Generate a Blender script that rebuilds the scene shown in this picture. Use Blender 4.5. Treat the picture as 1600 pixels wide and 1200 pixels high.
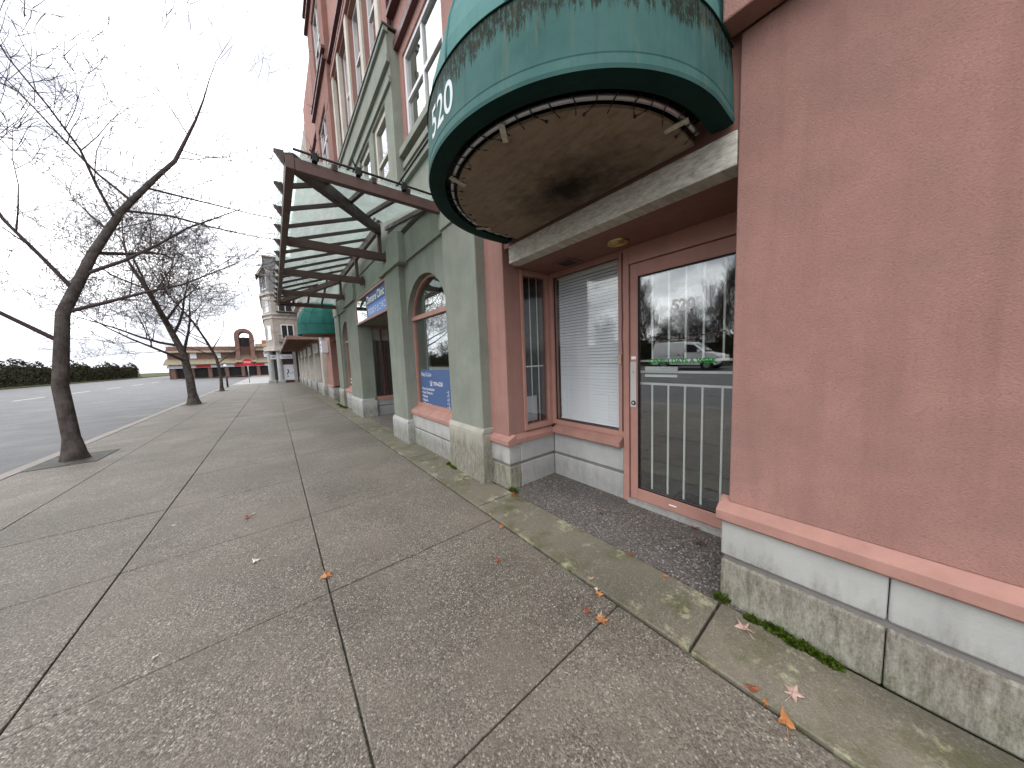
import bpy, math, random
from mathutils import Matrix, Vector
R = math.radians
sc = bpy.context.scene
for o in list(bpy.data.objects): bpy.data.objects.remove(o)
C = sc.collection

# ------------------------------------------------------------------ camera
YAW, PITCH, ROLL, FPX, CAMH = -.6735118, -.0875508, .0385047, 463.684, 1.38
Mc = (Matrix.Rotation(YAW, 3, 'Z') @ Matrix.Rotation(PITCH, 3, 'X') @ Matrix.Rotation(ROLL, 3, 'Y'))
rt, fw, up = Mc.col[0], Mc.col[1], Mc.col[2]
cam_data = bpy.data.cameras.new('camera'); cam = bpy.data.objects.new('camera', cam_data); C.objects.link(cam)
cam.matrix_world = Matrix(((rt.x, up.x, -fw.x, 0), (rt.y, up.y, -fw.y, 0), (rt.z, up.z, -fw.z, CAMH), (0, 0, 0, 1)))
cam_data.sensor_width = 36; cam_data.lens = FPX / 1600 * 36
cam_data.clip_start = .02; cam_data.clip_end = 2000
sc.camera = cam

# ------------------------------------------------------------------ world, sun, exposure
SUN_EL, SUN_AZ = R(48), R(250)      # soft sun behind the overcast, over the street
w = bpy.data.worlds.new('World'); sc.world = w; w.use_nodes = True
nt = w.node_tree; nt.nodes.clear()
def wn(t, **k):
    n = nt.nodes.new(t)
    for a, b in k.items(): setattr(n, a, b)
    return n
sky = wn('ShaderNodeTexSky', sky_type='NISHITA', sun_disc=False, sun_elevation=SUN_EL, sun_rotation=SUN_AZ)
tc = wn('ShaderNodeTexCoord'); mp = wn('ShaderNodeMapping'); mp.inputs['Scale'].default_value = (1, 1, 2.6); mp.inputs['Location'].default_value = (.35, .1, .2)
n1 = wn('ShaderNodeTexNoise'); n1.inputs['Scale'].default_value = 2.3; n1.inputs['Detail'].default_value = 7; n1.inputs['Roughness'].default_value = .55
cr = wn('ShaderNodeValToRGB'); cr.color_ramp.elements[0].position = .41; cr.color_ramp.elements[1].position = .59
cr.color_ramp.elements[0].color = (9.4, 9.7, 10.8, 1); cr.color_ramp.elements[1].color = (27, 27.2, 27.6, 1)
mx = wn('ShaderNodeMix', data_type='RGBA'); mx.inputs[0].default_value = .90
bg = wn('ShaderNodeBackground'); bg.inputs['Strength'].default_value = .10
out = wn('ShaderNodeOutputWorld')
L = nt.links.new
L(tc.outputs['Generated'], mp.inputs['Vector']); L(mp.outputs[0], n1.inputs['Vector']); L(n1.outputs['Fac'], cr.inputs['Fac'])
L(sky.outputs[0], mx.inputs[6]); L(cr.outputs[0], mx.inputs[7]); L(mx.outputs[2], bg.inputs[0]); L(bg.outputs[0], out.inputs[0])
sl = bpy.data.lights.new('sun', 'SUN'); sl.energy = .55; sl.angle = R(25); sl.color = (1, .97, .92)
so = bpy.data.objects.new('sun', sl); C.objects.link(so)
sd = Vector((math.sin(SUN_AZ) * math.cos(SUN_EL), math.cos(SUN_AZ) * math.cos(SUN_EL), math.sin(SUN_EL)))
so.rotation_euler = sd.to_track_quat('Z', 'Y').to_euler(); so.location = (0, 0, 30)
vs = sc.view_settings; vs.view_transform = 'Standard'; vs.look = 'None'; vs.exposure = 0.38; vs.gamma = 1
sc.render.engine = 'CYCLES'; sc.cycles.use_denoising = True
sc.cycles.max_bounces = 10; sc.cycles.transparent_max_bounces = 24; sc.cycles.caustics_reflective = False

# ------------------------------------------------------------------ materials
MATS = {}
class NT:
    def __init__(s, name):
        s.m = bpy.data.materials.new(name); s.m.use_nodes = True; s.t = s.m.node_tree; s.t.nodes.clear()
        s.out = s.t.nodes.new('ShaderNodeOutputMaterial'); s.b = s.t.nodes.new('ShaderNodeBsdfPrincipled'); s.l(s.b.outputs[0], s.out.inputs[0])
        s.g = s.t.nodes.new('ShaderNodeNewGeometry'); s.pos = s.g.outputs['Position']
    def l(s, a, b): s.t.links.new(a, b)
    def n(s, t, **k):
        n = s.t.nodes.new(t)
        for a, b in k.items(): setattr(n, a, b)
        return n
    def noise(s, scale, detail=3, rough=.5, vec=None, stretch=None):
        n = s.n('ShaderNodeTexNoise'); n.inputs['Scale'].default_value = scale; n.inputs['Detail'].default_value = detail; n.inputs['Roughness'].default_value = rough
        v = vec or s.pos
        if stretch:
            m = s.n('ShaderNodeMapping'); m.inputs['Scale'].default_value = stretch; s.l(v, m.inputs['Vector']); v = m.outputs[0]
        s.l(v, n.inputs['Vector']); return n.outputs['Fac']
    def voro(s, scale, feature='F1', out='Distance', rnd=1):
        n = s.n('ShaderNodeTexVoronoi', feature=feature); n.inputs['Scale'].default_value = scale; n.inputs['Randomness'].default_value = rnd
        s.l(s.pos, n.inputs['Vector']); return n.outputs[out]
    def ramp(s, f, a, b, c0=(0, 0, 0), c1=(1, 1, 1)):
        r = s.n('ShaderNodeValToRGB'); r.color_ramp.elements[0].position = a; r.color_ramp.elements[1].position = b
        r.color_ramp.elements[0].color = (*c0, 1); r.color_ramp.elements[1].color = (*c1, 1); s.l(f, r.inputs['Fac']); return r.outputs[0]
    def mix(s, f, a, b, mode='MIX'):
        m = s.n('ShaderNodeMix', data_type='RGBA', blend_type=mode)
        if isinstance(f, (int, float)): m.inputs[0].default_value = f
        else: s.l(f, m.inputs[0])
        for i, v in ((6, a), (7, b)):
            if isinstance(v, tuple): m.inputs[i].default_value = (*v, 1)
            else: s.l(v, m.inputs[i])
        return m.outputs[2]
    def math(s, op, a, b=None):
        m = s.n('ShaderNodeMath', operation=op)
        for i, v in ((0, a), (1, b)):
            if v is None: continue
            if isinstance(v, (int, float)): m.inputs[i].default_value = v
            else: s.l(v, m.inputs[i])
        return m.outputs[0]
    def sep(s, ax, vec=None):
        m = s.n('ShaderNodeSeparateXYZ'); s.l(vec or s.pos, m.inputs[0]); return m.outputs[ax]
    def remap(s, v, a, b, c=0., d=1.):
        m = s.n('ShaderNodeMapRange'); s.l(v, m.inputs[0])
        for i, q in enumerate((a, b, c, d)): m.inputs[i + 1].default_value = q
        return m.outputs[0]
    def bump(s, h, st, dist=.01):
        b = s.n('ShaderNodeBump'); b.inputs['Strength'].default_value = st; b.inputs['Distance'].default_value = dist; s.l(h, b.inputs['Height']); s.l(b.outputs[0], s.b.inputs['Normal']); return b
    def done(s, col, rough=.8, spec=.3, metal=0):
        if isinstance(col, tuple): s.b.inputs['Base Color'].default_value = (*col, 1)
        else: s.l(col, s.b.inputs['Base Color'])
        if isinstance(rough, (int, float)): s.b.inputs['Roughness'].default_value = rough
        else: s.l(rough, s.b.inputs['Roughness'])
        s.b.inputs['Specular IOR Level'].default_value = spec; s.b.inputs['Metallic'].default_value = metal
        MATS[s.m.name] = s.m; return s.m

def stucco(name, c, speck=.25, streak=.22, bump=.5, bscale=170):
    k = NT(name); d = tuple(x * .62 for x in c); li = tuple(min(1, x * 1.12) for x in c)
    col = k.mix(k.ramp(k.noise(1.7, 5, .6), .3, .72), tuple(x * .88 for x in c), li)
    col = k.mix(k.math('MULTIPLY', k.ramp(k.noise(1.0, 6, .65, stretch=(7, 7, .5)), .50, .70), streak), col, tuple(x * .55 for x in c))
    col = k.mix(k.math('MULTIPLY', k.ramp(k.noise(bscale * .75, 3, .7), .5, .72), speck), col, d)
    col = k.mix(k.math('MULTIPLY', k.ramp(k.noise(2.3, 6, .7), .46, .66), .42), col, (c[0] * .62, c[1] * .7, c[2] * .74))
    k.bump(k.noise(bscale, 4, .7), bump, .006)
    return k.done(col, .88, .2)
def painted(name, c, rough=.5, var=.15, bump=.06, spec=.35, grime=.25):
    k = NT(name)
    col = k.mix(k.ramp(k.noise(5, 4, .6), .3, .75), tuple(x * (1 - var) for x in c), tuple(min(1, x * (1 + var * .5)) for x in c))
    col = k.mix(k.math('MULTIPLY', k.ramp(k.noise(22, 6, .75), .58, .8), grime), col, tuple(x * .35 for x in c))
    k.bump(k.noise(60, 4, .6), bump, .004)
    return k.done(col, k.remap(k.noise(9, 3), .3, .7, rough - .1, rough + .15), spec)
def flat(name, c, rough=.6, spec=.3, metal=0): return NT(name).done(c, rough, spec, metal)

PINK = (.378, .208, .174); GREEN = (.245, .262, .218)
stucco('pink_stucco', PINK, speck=.6, streak=.34, bump=.85, bscale=150)
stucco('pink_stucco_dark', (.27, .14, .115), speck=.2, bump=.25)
stucco('green_stucco', GREEN, speck=.15, streak=.35, bump=.3)
stucco('green_stucco_trim', (.265, .282, .236), speck=.12, streak=.3, bump=.25)
stucco('beige_stucco', (.40, .355, .31), speck=.1, bump=.2)
stucco('beige_trim', (.52, .48, .43), speck=.08, bump=.15)
stucco('cream_panel', (.58, .54, .47), speck=.05, bump=.1)
painted('pink_frame', (.46, .245, .20), .45, .14, .05)
painted('pink_ledge', (.41, .222, .182), .6, .22, .12, grime=.55)
painted('brown_steel', (.115, .066, .056), .5, .3, .12)
painted('brown_steel_dark', (.07, .046, .042), .55, .3, .12)
painted('canopy_brown', (.30, .19, .15), .6, .2, .1)
painted('maroon_trim', (.12, .05, .05), .5, .2, .1)
painted('white_frame', (.72, .71, .71), .4, .06, .02, grime=.08)
painted('white_bar', (.80, .83, .80), .35, .04, .02, grime=.04)
painted('metal_plate', (.60, .57, .55), .38, .06, .03, grime=.1)
painted('siding', (.20, .20, .20), .7, .2, .2)
painted('flashing', (.055, .055, .055), .5, .2, .05)
painted('brick_brown', (.19, .105, .085), .85, .3, .4)
painted('brick_orange', (.42, .16, .09), .85, .25, .3)
painted('roof_tan', (.24, .20, .135), .9, .35, .4)
painted('dark_interior', (.09, .09, .085), .8, .2, .05)
painted('interior_wall', (.17, .165, .15), .8, .1, .02)
flat('black', (.012, .012, .013), .5); flat('rubber', (.02, .02, .022), .8)
flat('white_letter', (.92, .92, .92), .5); flat('faded_letter', (.62, .66, .66), .6); flat('red_letter', (.55, .02, .03), .5); flat('green_letter', (.02, .30, .04), .5)
flat('maroon_cord', (.22, .025, .04), .5); flat('brass', (.55, .38, .13), .32, .5, 1.)
flat('tan_plastic', (.62, .40, .25), .5); flat('cotton_white', (.8, .8, .8), .6); flat('red_sign', (.55, .03, .04), .35)
flat('galvanised', (.45, .46, .47), .4, .5, .8); flat('grey_letter', (.12, .13, .16), .6)
flat('blue_decal', (.065, .115, .25), .5); flat('blue_panel', (.12, .27, .70), .4)
flat('poster_white', (.72, .74, .80), .6); flat('lamp_white', (.8, .8, .78), .4)

# weathered white timber
k = NT('weathered_timber')
c = k.mix(k.ramp(k.noise(3, 6, .7, stretch=(1, 6, 20)), .36, .62), (.36, .34, .28), (.62, .60, .53))
c = k.mix(k.ramp(k.noise(7, 6, .75), .58, .74), c, (.20, .18, .14))
k.bump(k.noise(6, 5, .7, stretch=(2, 6, 30)), .5, .006); k.done(c, .8, .25)

# cut stone of the plinth
def stone(name, c, dirt, hh=0.):
    k = NT(name)
    col = k.mix(k.ramp(k.noise(2.5, 5, .65), .3, .7), tuple(x * .85 for x in c), tuple(min(1, x * 1.1) for x in c))
    col = k.mix(k.math('MULTIPLY', k.ramp(k.noise(1.2, 4, .6, stretch=(7, 7, 1)), .5, .7), .3), col, tuple(x * .6 for x in c))
    pit = k.ramp(k.voro(46), .07, .13, (1, 1, 1), (0, 0, 0)); big = k.ramp(k.noise(4, 3), .55, .66)
    col = k.mix(k.math('MULTIPLY', pit, big), col, (.05, .05, .045))
    # splash-back stains and algae, ragged along a noise edge
    z = k.sep(2); edge = k.math('ADD', z, k.math('MULTIPLY', k.noise(5, 6, .7, stretch=(1.8, 1.8, .25)), .55))
    st = k.math('MULTIPLY', k.remap(edge, .34 + hh, .52 + hh, 1, 0), dirt); st = k.math('MULTIPLY', st, k.math('ADD', k.math('MULTIPLY', k.ramp(k.noise(1., 6, .8, stretch=(38, 38, 9)), .36, .62), .6), k.math('MULTIPLY', k.ramp(k.noise(70, 4, .8), .35, .65), .3)))
    col = k.mix(st, col, k.mix(k.ramp(k.noise(3), .45, .6), (.085, .068, .048), (.075, .085, .03)))
    k.bump(k.math('SUBTRACT', k.noise(90, 4, .7), k.math('MULTIPLY', k.math('MULTIPLY', pit, big), 2.)), .35, .004)
    return k.done(col, .85, .25)
stone('stone', (.42, .42, .40), .9, .10); stone('stone_clean', (.41, .41, .40), .4, .03); stone('stone_joint', (.20, .19, .18), .3)
stone('stone_dirty', (.39, .37, .315), 1., .27)

# exposed-aggregate pavement
def aggregate(name, base, base2, peb, scale, amt, moss=0., rough_bump=.5):
    k = NT(name)
    oi = k.n('ShaderNodeObjectInfo')
    col = k.mix(k.ramp(k.noise(1.1, 5, .6), .35, .68), base, base2)
    col = k.mix(k.math('MULTIPLY', k.ramp(k.noise(.75, 5, .65), .40, .60), .75), col, tuple(x * .72 for x in base))
    col = k.mix(k.remap(oi.outputs['Random'], 0, 1, 0, .5), col, tuple(x * .62 for x in base2))
    wv = k.n('ShaderNodeTexNoise'); wv.inputs['Scale'].default_value = scale * .9; wv.inputs['Detail'].default_value = 2; k.l(k.pos, wv.inputs['Vector'])
    wm = k.n('ShaderNodeVectorMath', operation='SCALE'); wm.inputs['Scale'].default_value = .9 / scale; k.l(wv.outputs['Color'], wm.inputs[0])
    wa = k.n('ShaderNodeVectorMath', operation='ADD'); k.l(k.pos, wa.inputs[0]); k.l(wm.outputs[0], wa.inputs[1]); keep = k.pos; k.pos = wa.outputs[0]
    d1 = k.voro(scale); cc = k.voro(scale, out='Color'); hv = k.sep(0, cc); h2 = k.sep(1, k.voro(scale * 2.1, out='Color')); k.pos = keep
    stone_m = k.ramp(d1, .28, .55, (1, 1, 1), (0, 0, 0))
    patch = k.math('ADD', k.math('MULTIPLY', k.ramp(k.noise(1.6, 5, .65), .34, .62), .75), .25)
    am = k.math('MULTIPLY', patch, amt)
    tone = k.math('ADD', k.math('MULTIPLY', hv, .55), k.math('MULTIPLY', h2, .45))
    col = k.mix(k.math('MULTIPLY', k.remap(tone, .48, .15, 0, 1), am), col, tuple(x * .30 for x in base))
    col = k.mix(k.math('MULTIPLY', k.remap(tone, .52, .95, 0, .55), am), col, peb)
    col = k.mix(k.math('MULTIPLY', k.math('MULTIPLY', stone_m, k.ramp(hv, .90, .93)), am), col, peb)
    f = k.noise(scale * 2.3, 3, .7)
    col = k.mix(k.math('MULTIPLY', k.ramp(f, .5, .8), .3), col, tuple(x * .45 for x in base))
    big = k.noise(.8, 6, .7); col = k.mix(k.math('MULTIPLY', k.ramp(big, .53, .68), .6), col, tuple(x * .55 for x in base))
    gum = k.math('MULTIPLY', k.ramp(k.voro(3.1), .035, .05, (1, 1, 1), (0, 0, 0)), k.ramp(k.sep(2, k.voro(3.1, out='Color')), .45, .5))
    col = k.mix(k.math('MULTIPLY', gum, .6), col, tuple(x * .35 for x in base))
    if moss:
        x = k.sep(0)
        m = k.math('MULTIPLY', k.ramp(k.noise(2.6, 6, .7), .5, .66), moss)
        col = k.mix(m, col, (.075, .08, .022)); 
        m2 = k.math('MULTIPLY', k.ramp(k.noise(4.1, 7, .8), .55, .66), moss); col = k.mix(m2, col, (.40, .39, .25))
    k.bump(k.math('SUBTRACT', k.noise(scale * 1.4, 3, .6), d1), rough_bump, .004)
    return k.done(col, .62, .5)
aggregate('sidewalk_concrete', (.124, .106, .081), (.222, .191, .154), (.50, .46, .39), 130, .95)
aggregate('band_concrete', (.15, .132, .096), (.255, .228, .172), (.44, .42, .34), 150, .5, moss=.85, rough_bump=.3)
aggregate('pebble_floor', (.095, .08, .07), (.165, .147, .133), (.60, .56, .52), 95, 1., rough_bump=.8)
aggregate('asphalt', (.10, .10, .102), (.145, .144, .142), (.22, .22, .22), 70, .5)
aggregate('light_road', (.30, .29, .28), (.36, .35, .34), (.45, .45, .45), 60, .3)
aggregate('far_pavement', (.27, .235, .205), (.33, .295, .265), (.45, .43, .4), 60, .3)
aggregate('joint_dirt', (.035, .032, .026), (.05, .048, .036), (.10, .09, .06), 160, .5, moss=.4)
k = NT('grass_verge'); k.bump(k.noise(40, 5, .7), .8, .05); k.done(k.mix(k.ramp(k.noise(3, 5, .7), .35, .65), (.045, .06, .022), (.10, .09, .045)), .95, .1)
flat('road_line', (.62, .61, .57), .7)

# moss, bark, leaves
k = NT('moss'); k.bump(k.noise(220, 3, .7), .9, .01); k.done(k.mix(k.ramp(k.noise(60, 4), .35, .65), (.03, .06, .006), (.12, .17, .02)), .95, .1)
k = NT('bark'); k.bump(k.noise(34, 6, .7, stretch=(1, 1, .22)), 1., .04); k.done(k.mix(k.ramp(k.noise(8, 4), .3, .7), (.05, .042, .038), (.13, .11, .10)), .9, .15)
k = NT('twig'); k.done((.075, .058, .055), .9, .1)
k = NT('hedge_leaf'); oi = k.n('ShaderNodeObjectInfo'); k.done(k.mix(k.ramp(k.noise(2.2, 4, .7), .35, .65), (.018, .02, .010), (.055, .05, .03)), .9, .1)
def leafm(name, c, c2):
    k = NT(name); k.bump(k.noise(90, 3), .4, .003); k.done(k.mix(k.ramp(k.noise(28, 5, .7), .35, .65), c, c2), .6, .3)
leafm('leaf_orange', (.46, .20, .07), (.33, .13, .05)); leafm('leaf_rust', (.30, .085, .045), (.20, .06, .035)); leafm('leaf_tan', (.48, .34, .20), (.33, .22, .13))
leafm('leaf_pink', (.55, .38, .32), (.38, .24, .20)); leafm('leaf_dark', (.07, .045, .04), (.03, .022, .02)); leafm('leaf_pale', (.58, .53, .42), (.42, .37, .27))

# teal awning canvas with black mould runs below the seam
def canvas(name, base, base2, mould):
    k = NT(name); k.pos = k.n('ShaderNodeTexCoord').outputs['Object']
    col = k.mix(k.ramp(k.noise(3, 4, .6), .3, .7), base, base2)
    col = k.mix(k.math('MULTIPLY', k.ramp(k.noise(1.2, 5, .7, stretch=(10, 10, .8)), .5, .75), .45), col, tuple(x * .55 for x in base))
    if mould:
        z = k.sep(2)
        n = k.noise(1., 8, .72, stretch=(48, 48, 4.5)); n2 = k.noise(1., 4, .6, stretch=(6, 6, 2))
        e = k.math('ADD', z, k.math('ADD', k.math('MULTIPLY', n, .34), k.math('MULTIPLY', n2, .24)))
        m = k.math('MULTIPLY', k.remap(e, .515, .548, 0, 1), k.ramp(k.noise(1., 8, .8, stretch=(75, 75, 26)), .40, .50))
        e2 = k.math('ADD', z, k.math('MULTIPLY', k.noise(1., 5, .65, stretch=(30, 30, 1.5)), .62))
        m = k.math('MAXIMUM', m, k.math('MULTIPLY', k.remap(e2, .60, .68, 0, .45), k.ramp(k.noise(1., 6, .8, stretch=(90, 90, 8)), .46, .56)))
        col = k.mix(k.math('MULTIPLY', m, .95), col, k.mix(k.noise(14, 3), (.005, .007, .004), (.026, .026, .015)))
        col = k.mix(k.math('MULTIPLY', k.ramp(k.noise(1., 5, .7, stretch=(16, 16, 2)), .56, .68), .35), col, (.12, .14, .10))
    k.bump(k.math('ADD', k.noise(6, 4, .6), k.math('MULTIPLY', k.noise(1., 3, .5, stretch=(9, 9, 1.2)), 1.2)), .22, .02)
    return k.done(col, .7, .12)
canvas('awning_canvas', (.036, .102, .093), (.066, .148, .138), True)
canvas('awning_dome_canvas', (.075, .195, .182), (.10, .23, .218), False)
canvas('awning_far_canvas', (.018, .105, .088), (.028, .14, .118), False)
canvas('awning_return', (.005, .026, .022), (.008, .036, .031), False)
# stained soffit canvas
k = NT('soffit_canvas'); k.pos = k.n('ShaderNodeTexCoord').outputs['Object']
c = k.mix(k.ramp(k.noise(2.5, 6, .7), .3, .7), (.225, .18, .135), (.335, .275, .21))
c = k.mix(k.math('MULTIPLY', k.ramp(k.noise(26, 4, .7, stretch=(1, .35, 1)), .45, .7), .5), c, (.14, .10, .066))
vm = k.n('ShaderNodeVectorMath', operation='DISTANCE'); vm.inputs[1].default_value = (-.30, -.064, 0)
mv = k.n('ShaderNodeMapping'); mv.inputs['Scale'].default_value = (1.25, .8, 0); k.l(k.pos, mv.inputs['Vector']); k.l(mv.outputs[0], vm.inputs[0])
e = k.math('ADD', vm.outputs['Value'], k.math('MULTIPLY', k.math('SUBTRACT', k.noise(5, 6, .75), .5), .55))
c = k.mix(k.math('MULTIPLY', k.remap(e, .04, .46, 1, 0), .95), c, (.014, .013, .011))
c = k.mix(k.math('MULTIPLY', k.ramp(k.noise(7, 4, .6, stretch=(1, .5, 1)), .68, .74), k.remap(vm.outputs['Value'], .1, .35, .75, 0)), c, (.30, .27, .22))
k.bump(k.noise(120, 3, .7), .3, .003); k.done(c, .9, .1)

# glass
def glass(name, tint, boost=1.0, base=.0, rough=0., dirt=0., dirtcol=(.6, .66, .63)):
    k = NT(name); k.t.nodes.remove(k.b)
    tr = k.n('ShaderNodeBsdfTransparent'); tr.inputs[0].default_value = (*tint, 1)
    gl = k.n('ShaderNodeBsdfGlossy'); gl.inputs['Roughness'].default_value = rough; gl.inputs[0].default_value = (.96, .98, .97, 1)
    dt = k.n('ShaderNodeVectorMath', operation='DOT_PRODUCT'); k.l(k.g.outputs['Incoming'], dt.inputs[0]); k.l(k.g.outputs['Normal'], dt.inputs[1])
    c5 = k.math('POWER', k.math('SUBTRACT', 1., k.math('ABSOLUTE', dt.outputs['Value'])), 5.)
    fr = k.math('ADD', k.math('MULTIPLY', c5, .96), .04)          # Schlick reflectance, the same from both sides of the pane
    f = k.math('MINIMUM', k.math('ADD', k.math('MULTIPLY', fr, boost), base), 1.)
    ms = k.n('ShaderNodeMixShader'); k.l(f, ms.inputs[0]); k.l(tr.outputs[0], ms.inputs[1]); k.l(gl.outputs[0], ms.inputs[2])
    last = ms
    if dirt:
        df = k.n('ShaderNodeBsdfTranslucent'); df.inputs[0].default_value = (*dirtcol, 1)
        d2 = k.n('ShaderNodeBsdfDiffuse'); d2.inputs[0].default_value = (*dirtcol, 1); mm = k.n('ShaderNodeMixShader'); mm.inputs[0].default_value = .4
        k.l(df.outputs[0], mm.inputs[1]); k.l(d2.outputs[0], mm.inputs[2])
        m2 = k.n('ShaderNodeMixShader'); a = k.noise(1, 5, .7, stretch=(9, 1.5, 1.2)); b_ = k.noise(3, 5, .7)
        fa = k.math('MULTIPLY', k.ramp(k.math('ADD', k.math('MULTIPLY', a, .6), k.math('MULTIPLY', b_, .4)), .3, .7), dirt * .45)
        k.l(k.math('ADD', fa, dirt * .55), m2.inputs[0]); k.l(ms.outputs[0], m2.inputs[1]); k.l(mm.outputs[0], m2.inputs[2]); last = m2
    k.l(last.outputs[0], k.out.inputs[0]); MATS[name] = k.m
glass('glass', (.97, .98, .975), 1.2, .012)
glass('door_glass', (.97, .985, .98), 1.5, .085)
glass('glass_bright', (.7, .74, .75), 1.6, .20)
glass('glass_upper', (.55, .58, .6), 2.2, .20)
glass('canopy_glass', (.86, .93, .90), .8, .0, .02, dirt=.42, dirtcol=(.86, .92, .9))
k = NT('blind_slat'); k.done((.86, .88, .92), .45, .4)

# ------------------------------------------------------------------ mesh helpers
class MB:
    def __init__(s): s.v = []; s.f = []; s.sm = []
    def face(s, pts, smooth=False):
        i = len(s.v); s.v += [tuple(p) for p in pts]; s.f.append(list(range(i, i + len(pts)))); s.sm.append(smooth)
    def box(s, x0, x1, y0, y1, z0, z1):
        i = len(s.v); s.v += [(x, y, z) for z in (z0, z1) for y in (y0, y1) for x in (x0, x1)]
        for f in ((0, 2, 3, 1), (4, 5, 7, 6), (0, 1, 5, 4), (2, 6, 7, 3), (0, 4, 6, 2), (1, 3, 7, 5)): s.f.append([i + q for q in f]); s.sm.append(False)
        return s
    def prism(s, poly, a, b, ax):         # poly: points in the other two axes (cyclic order x,y,z without ax)
        def P(u, v, t): return {'x': (t, u, v), 'y': (u, t, v), 'z': (u, v, t)}[ax]
        n = len(poly); i = len(s.v); s.v += [P(u, v, a) for u, v in poly] + [P(u, v, b) for u, v in poly]
        s.f.append([i + q for q in range(n)]); s.f.append([i + n + q for q in reversed(range(n))]); s.sm += [False, False]
        for q in range(n): s.f.append([i + q, i + n + q, i + n + (q + 1) % n, i + (q + 1) % n]); s.sm.append(False)
        return s
    def tube(s, pts, rad, n=6, cap=True, smooth=True):
        pts = [Vector(p) for p in pts]; rad = rad if isinstance(rad, (list, tuple)) else [rad] * len(pts)
        base = len(s.v); up0 = None
        for j, p in enumerate(pts):
            d = (pts[min(j + 1, len(pts) - 1)] - pts[max(j - 1, 0)]).normalized()
            if up0 is None: up0 = Vector((0, 0, 1)) if abs(d.z) < .9 else Vector((1, 0, 0))
            a = d.cross(up0); a = a.normalized() if a.length > 1e-6 else d.orthogonal().normalized(); b = d.cross(a).normalized(); up0 = -b if False else up0
            for q in range(n):
                t = 2 * math.pi * q / n; s.v.append(tuple(p + (a * math.cos(t) + b * math.sin(t)) * rad[j]))
        for j in range(len(pts) - 1):
            for q in range(n):
                s.f.append([base + j * n + q, base + j * n + (q + 1) % n, base + (j + 1) * n + (q + 1) % n, base + (j + 1) * n + q]); s.sm.append(smooth)
        if cap:
            s.f.append([base + q for q in reversed(range(n))]); s.f.append([base + (len(pts) - 1) * n + q for q in range(n)]); s.sm += [False, False]
        return s
    def beam(s, a, b, wd, ht, roll=None):     # rectangular bar from a to b
        a = Vector(a); b = Vector(b); d = (b - a).normalized(); u = Vector((0, 0, 1)) if abs(d.z) < .95 else Vector((1, 0, 0))
        sd_ = d.cross(u).normalized() * (wd / 2); u = sd_.normalized().cross(d).normalized() * (ht / 2)
        i = len(s.v)
        for p in (a, b): s.v += [tuple(p - sd_ - u), tuple(p + sd_ - u), tuple(p + sd_ + u), tuple(p - sd_ + u)]
        for f in ((0, 1, 2, 3), (7, 6, 5, 4), (0, 4, 5, 1), (1, 5, 6, 2), (2, 6, 7, 3), (3, 7, 4, 0)): s.f.append([i + q for q in f]); s.sm.append(False)
        return s
    def cyl(s, c, r, ax, a, b, n=20):
        P = []
        for q in range(n):
            t = 2 * math.pi * q / n; P.append((c[0] + r * math.cos(t), c[1] + r * math.sin(t)))
        return s.prism(P, a, b, ax)
    def wall(s, x0, x1, ys, zs, holes):        # slab in y-z with rectangular openings (y0,y1,z0,z1)
        Y = sorted(set([ys[0], ys[1]] + [min(max(h[i], ys[0]), ys[1]) for h in holes for i in (0, 1)])); Z = sorted(set([zs[0], zs[1]] + [min(max(h[i], zs[0]), zs[1]) for h in holes for i in (2, 3)]))
        def solid(i, j):
            if i < 0 or j < 0 or i >= len(Y) - 1 or j >= len(Z) - 1: return False
            cy, cz = (Y[i] + Y[i + 1]) / 2, (Z[j] + Z[j + 1]) / 2
            return not any(h[0] < cy < h[1] and h[2] < cz < h[3] for h in holes)
        for i in range(len(Y) - 1):
            for j in range(len(Z) - 1):
                if not solid(i, j): continue
                a, b, c_, d = Y[i], Y[i + 1], Z[j], Z[j + 1]
                s.face([(x0, a, c_), (x0, a, d), (x0, b, d), (x0, b, c_)]); s.face([(x1, a, c_), (x1, b, c_), (x1, b, d), (x1, a, d)])
                if not solid(i - 1, j): s.face([(x0, a, c_), (x1, a, c_), (x1, a, d), (x0, a, d)])
                if not solid(i + 1, j): s.face([(x0, b, c_), (x0, b, d), (x1, b, d), (x1, b, c_)])
                if not solid(i, j - 1): s.face([(x0, a, c_), (x0, b, c_), (x1, b, c_), (x1, a, c_)])
                if not solid(i, j + 1): s.face([(x0, a, d), (x1, a, d), (x1, b, d), (x0, b, d)])
        return s
    def text(s, st, size, origin, xdir, ydir, align='LEFT', sx=1., shear=0., warp=None, off=0.):
        cu = bpy.data.curves.new('t', 'FONT'); cu.body = st; cu.size = size; cu.align_x = align; cu.shear = shear; cu.offset = off
        ob = bpy.data.objects.new('t', cu); me = bpy.data.meshes.new_from_object(ob)
        i = len(s.v); o = Vector(origin); xd = Vector(xdir); yd = Vector(ydir)
        for v in me.vertices:
            s.v.append(tuple(warp(v.co.x * sx, v.co.y)) if warp else tuple(o + xd * v.co.x * sx + yd * v.co.y))
        for p in me.polygons: s.f.append([i + q for q in p.vertices]); s.sm.append(False)
        bpy.data.objects.remove(ob); bpy.data.curves.remove(cu); bpy.data.meshes.remove(me); return s
    def mesh(s, name, mat, org=(0, 0, 0)):
        me = bpy.data.meshes.new(name); me.from_pydata([(x - org[0], y - org[1], z - org[2]) for x, y, z in s.v], [], s.f)
        me.polygons.foreach_set('use_smooth', s.sm); me.materials.append(MATS[mat]); me.update(); return me
def origin(o):
    v = Vector((0, 0, 0))
    while o: v += o.location; o = o.parent
    return v
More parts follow.
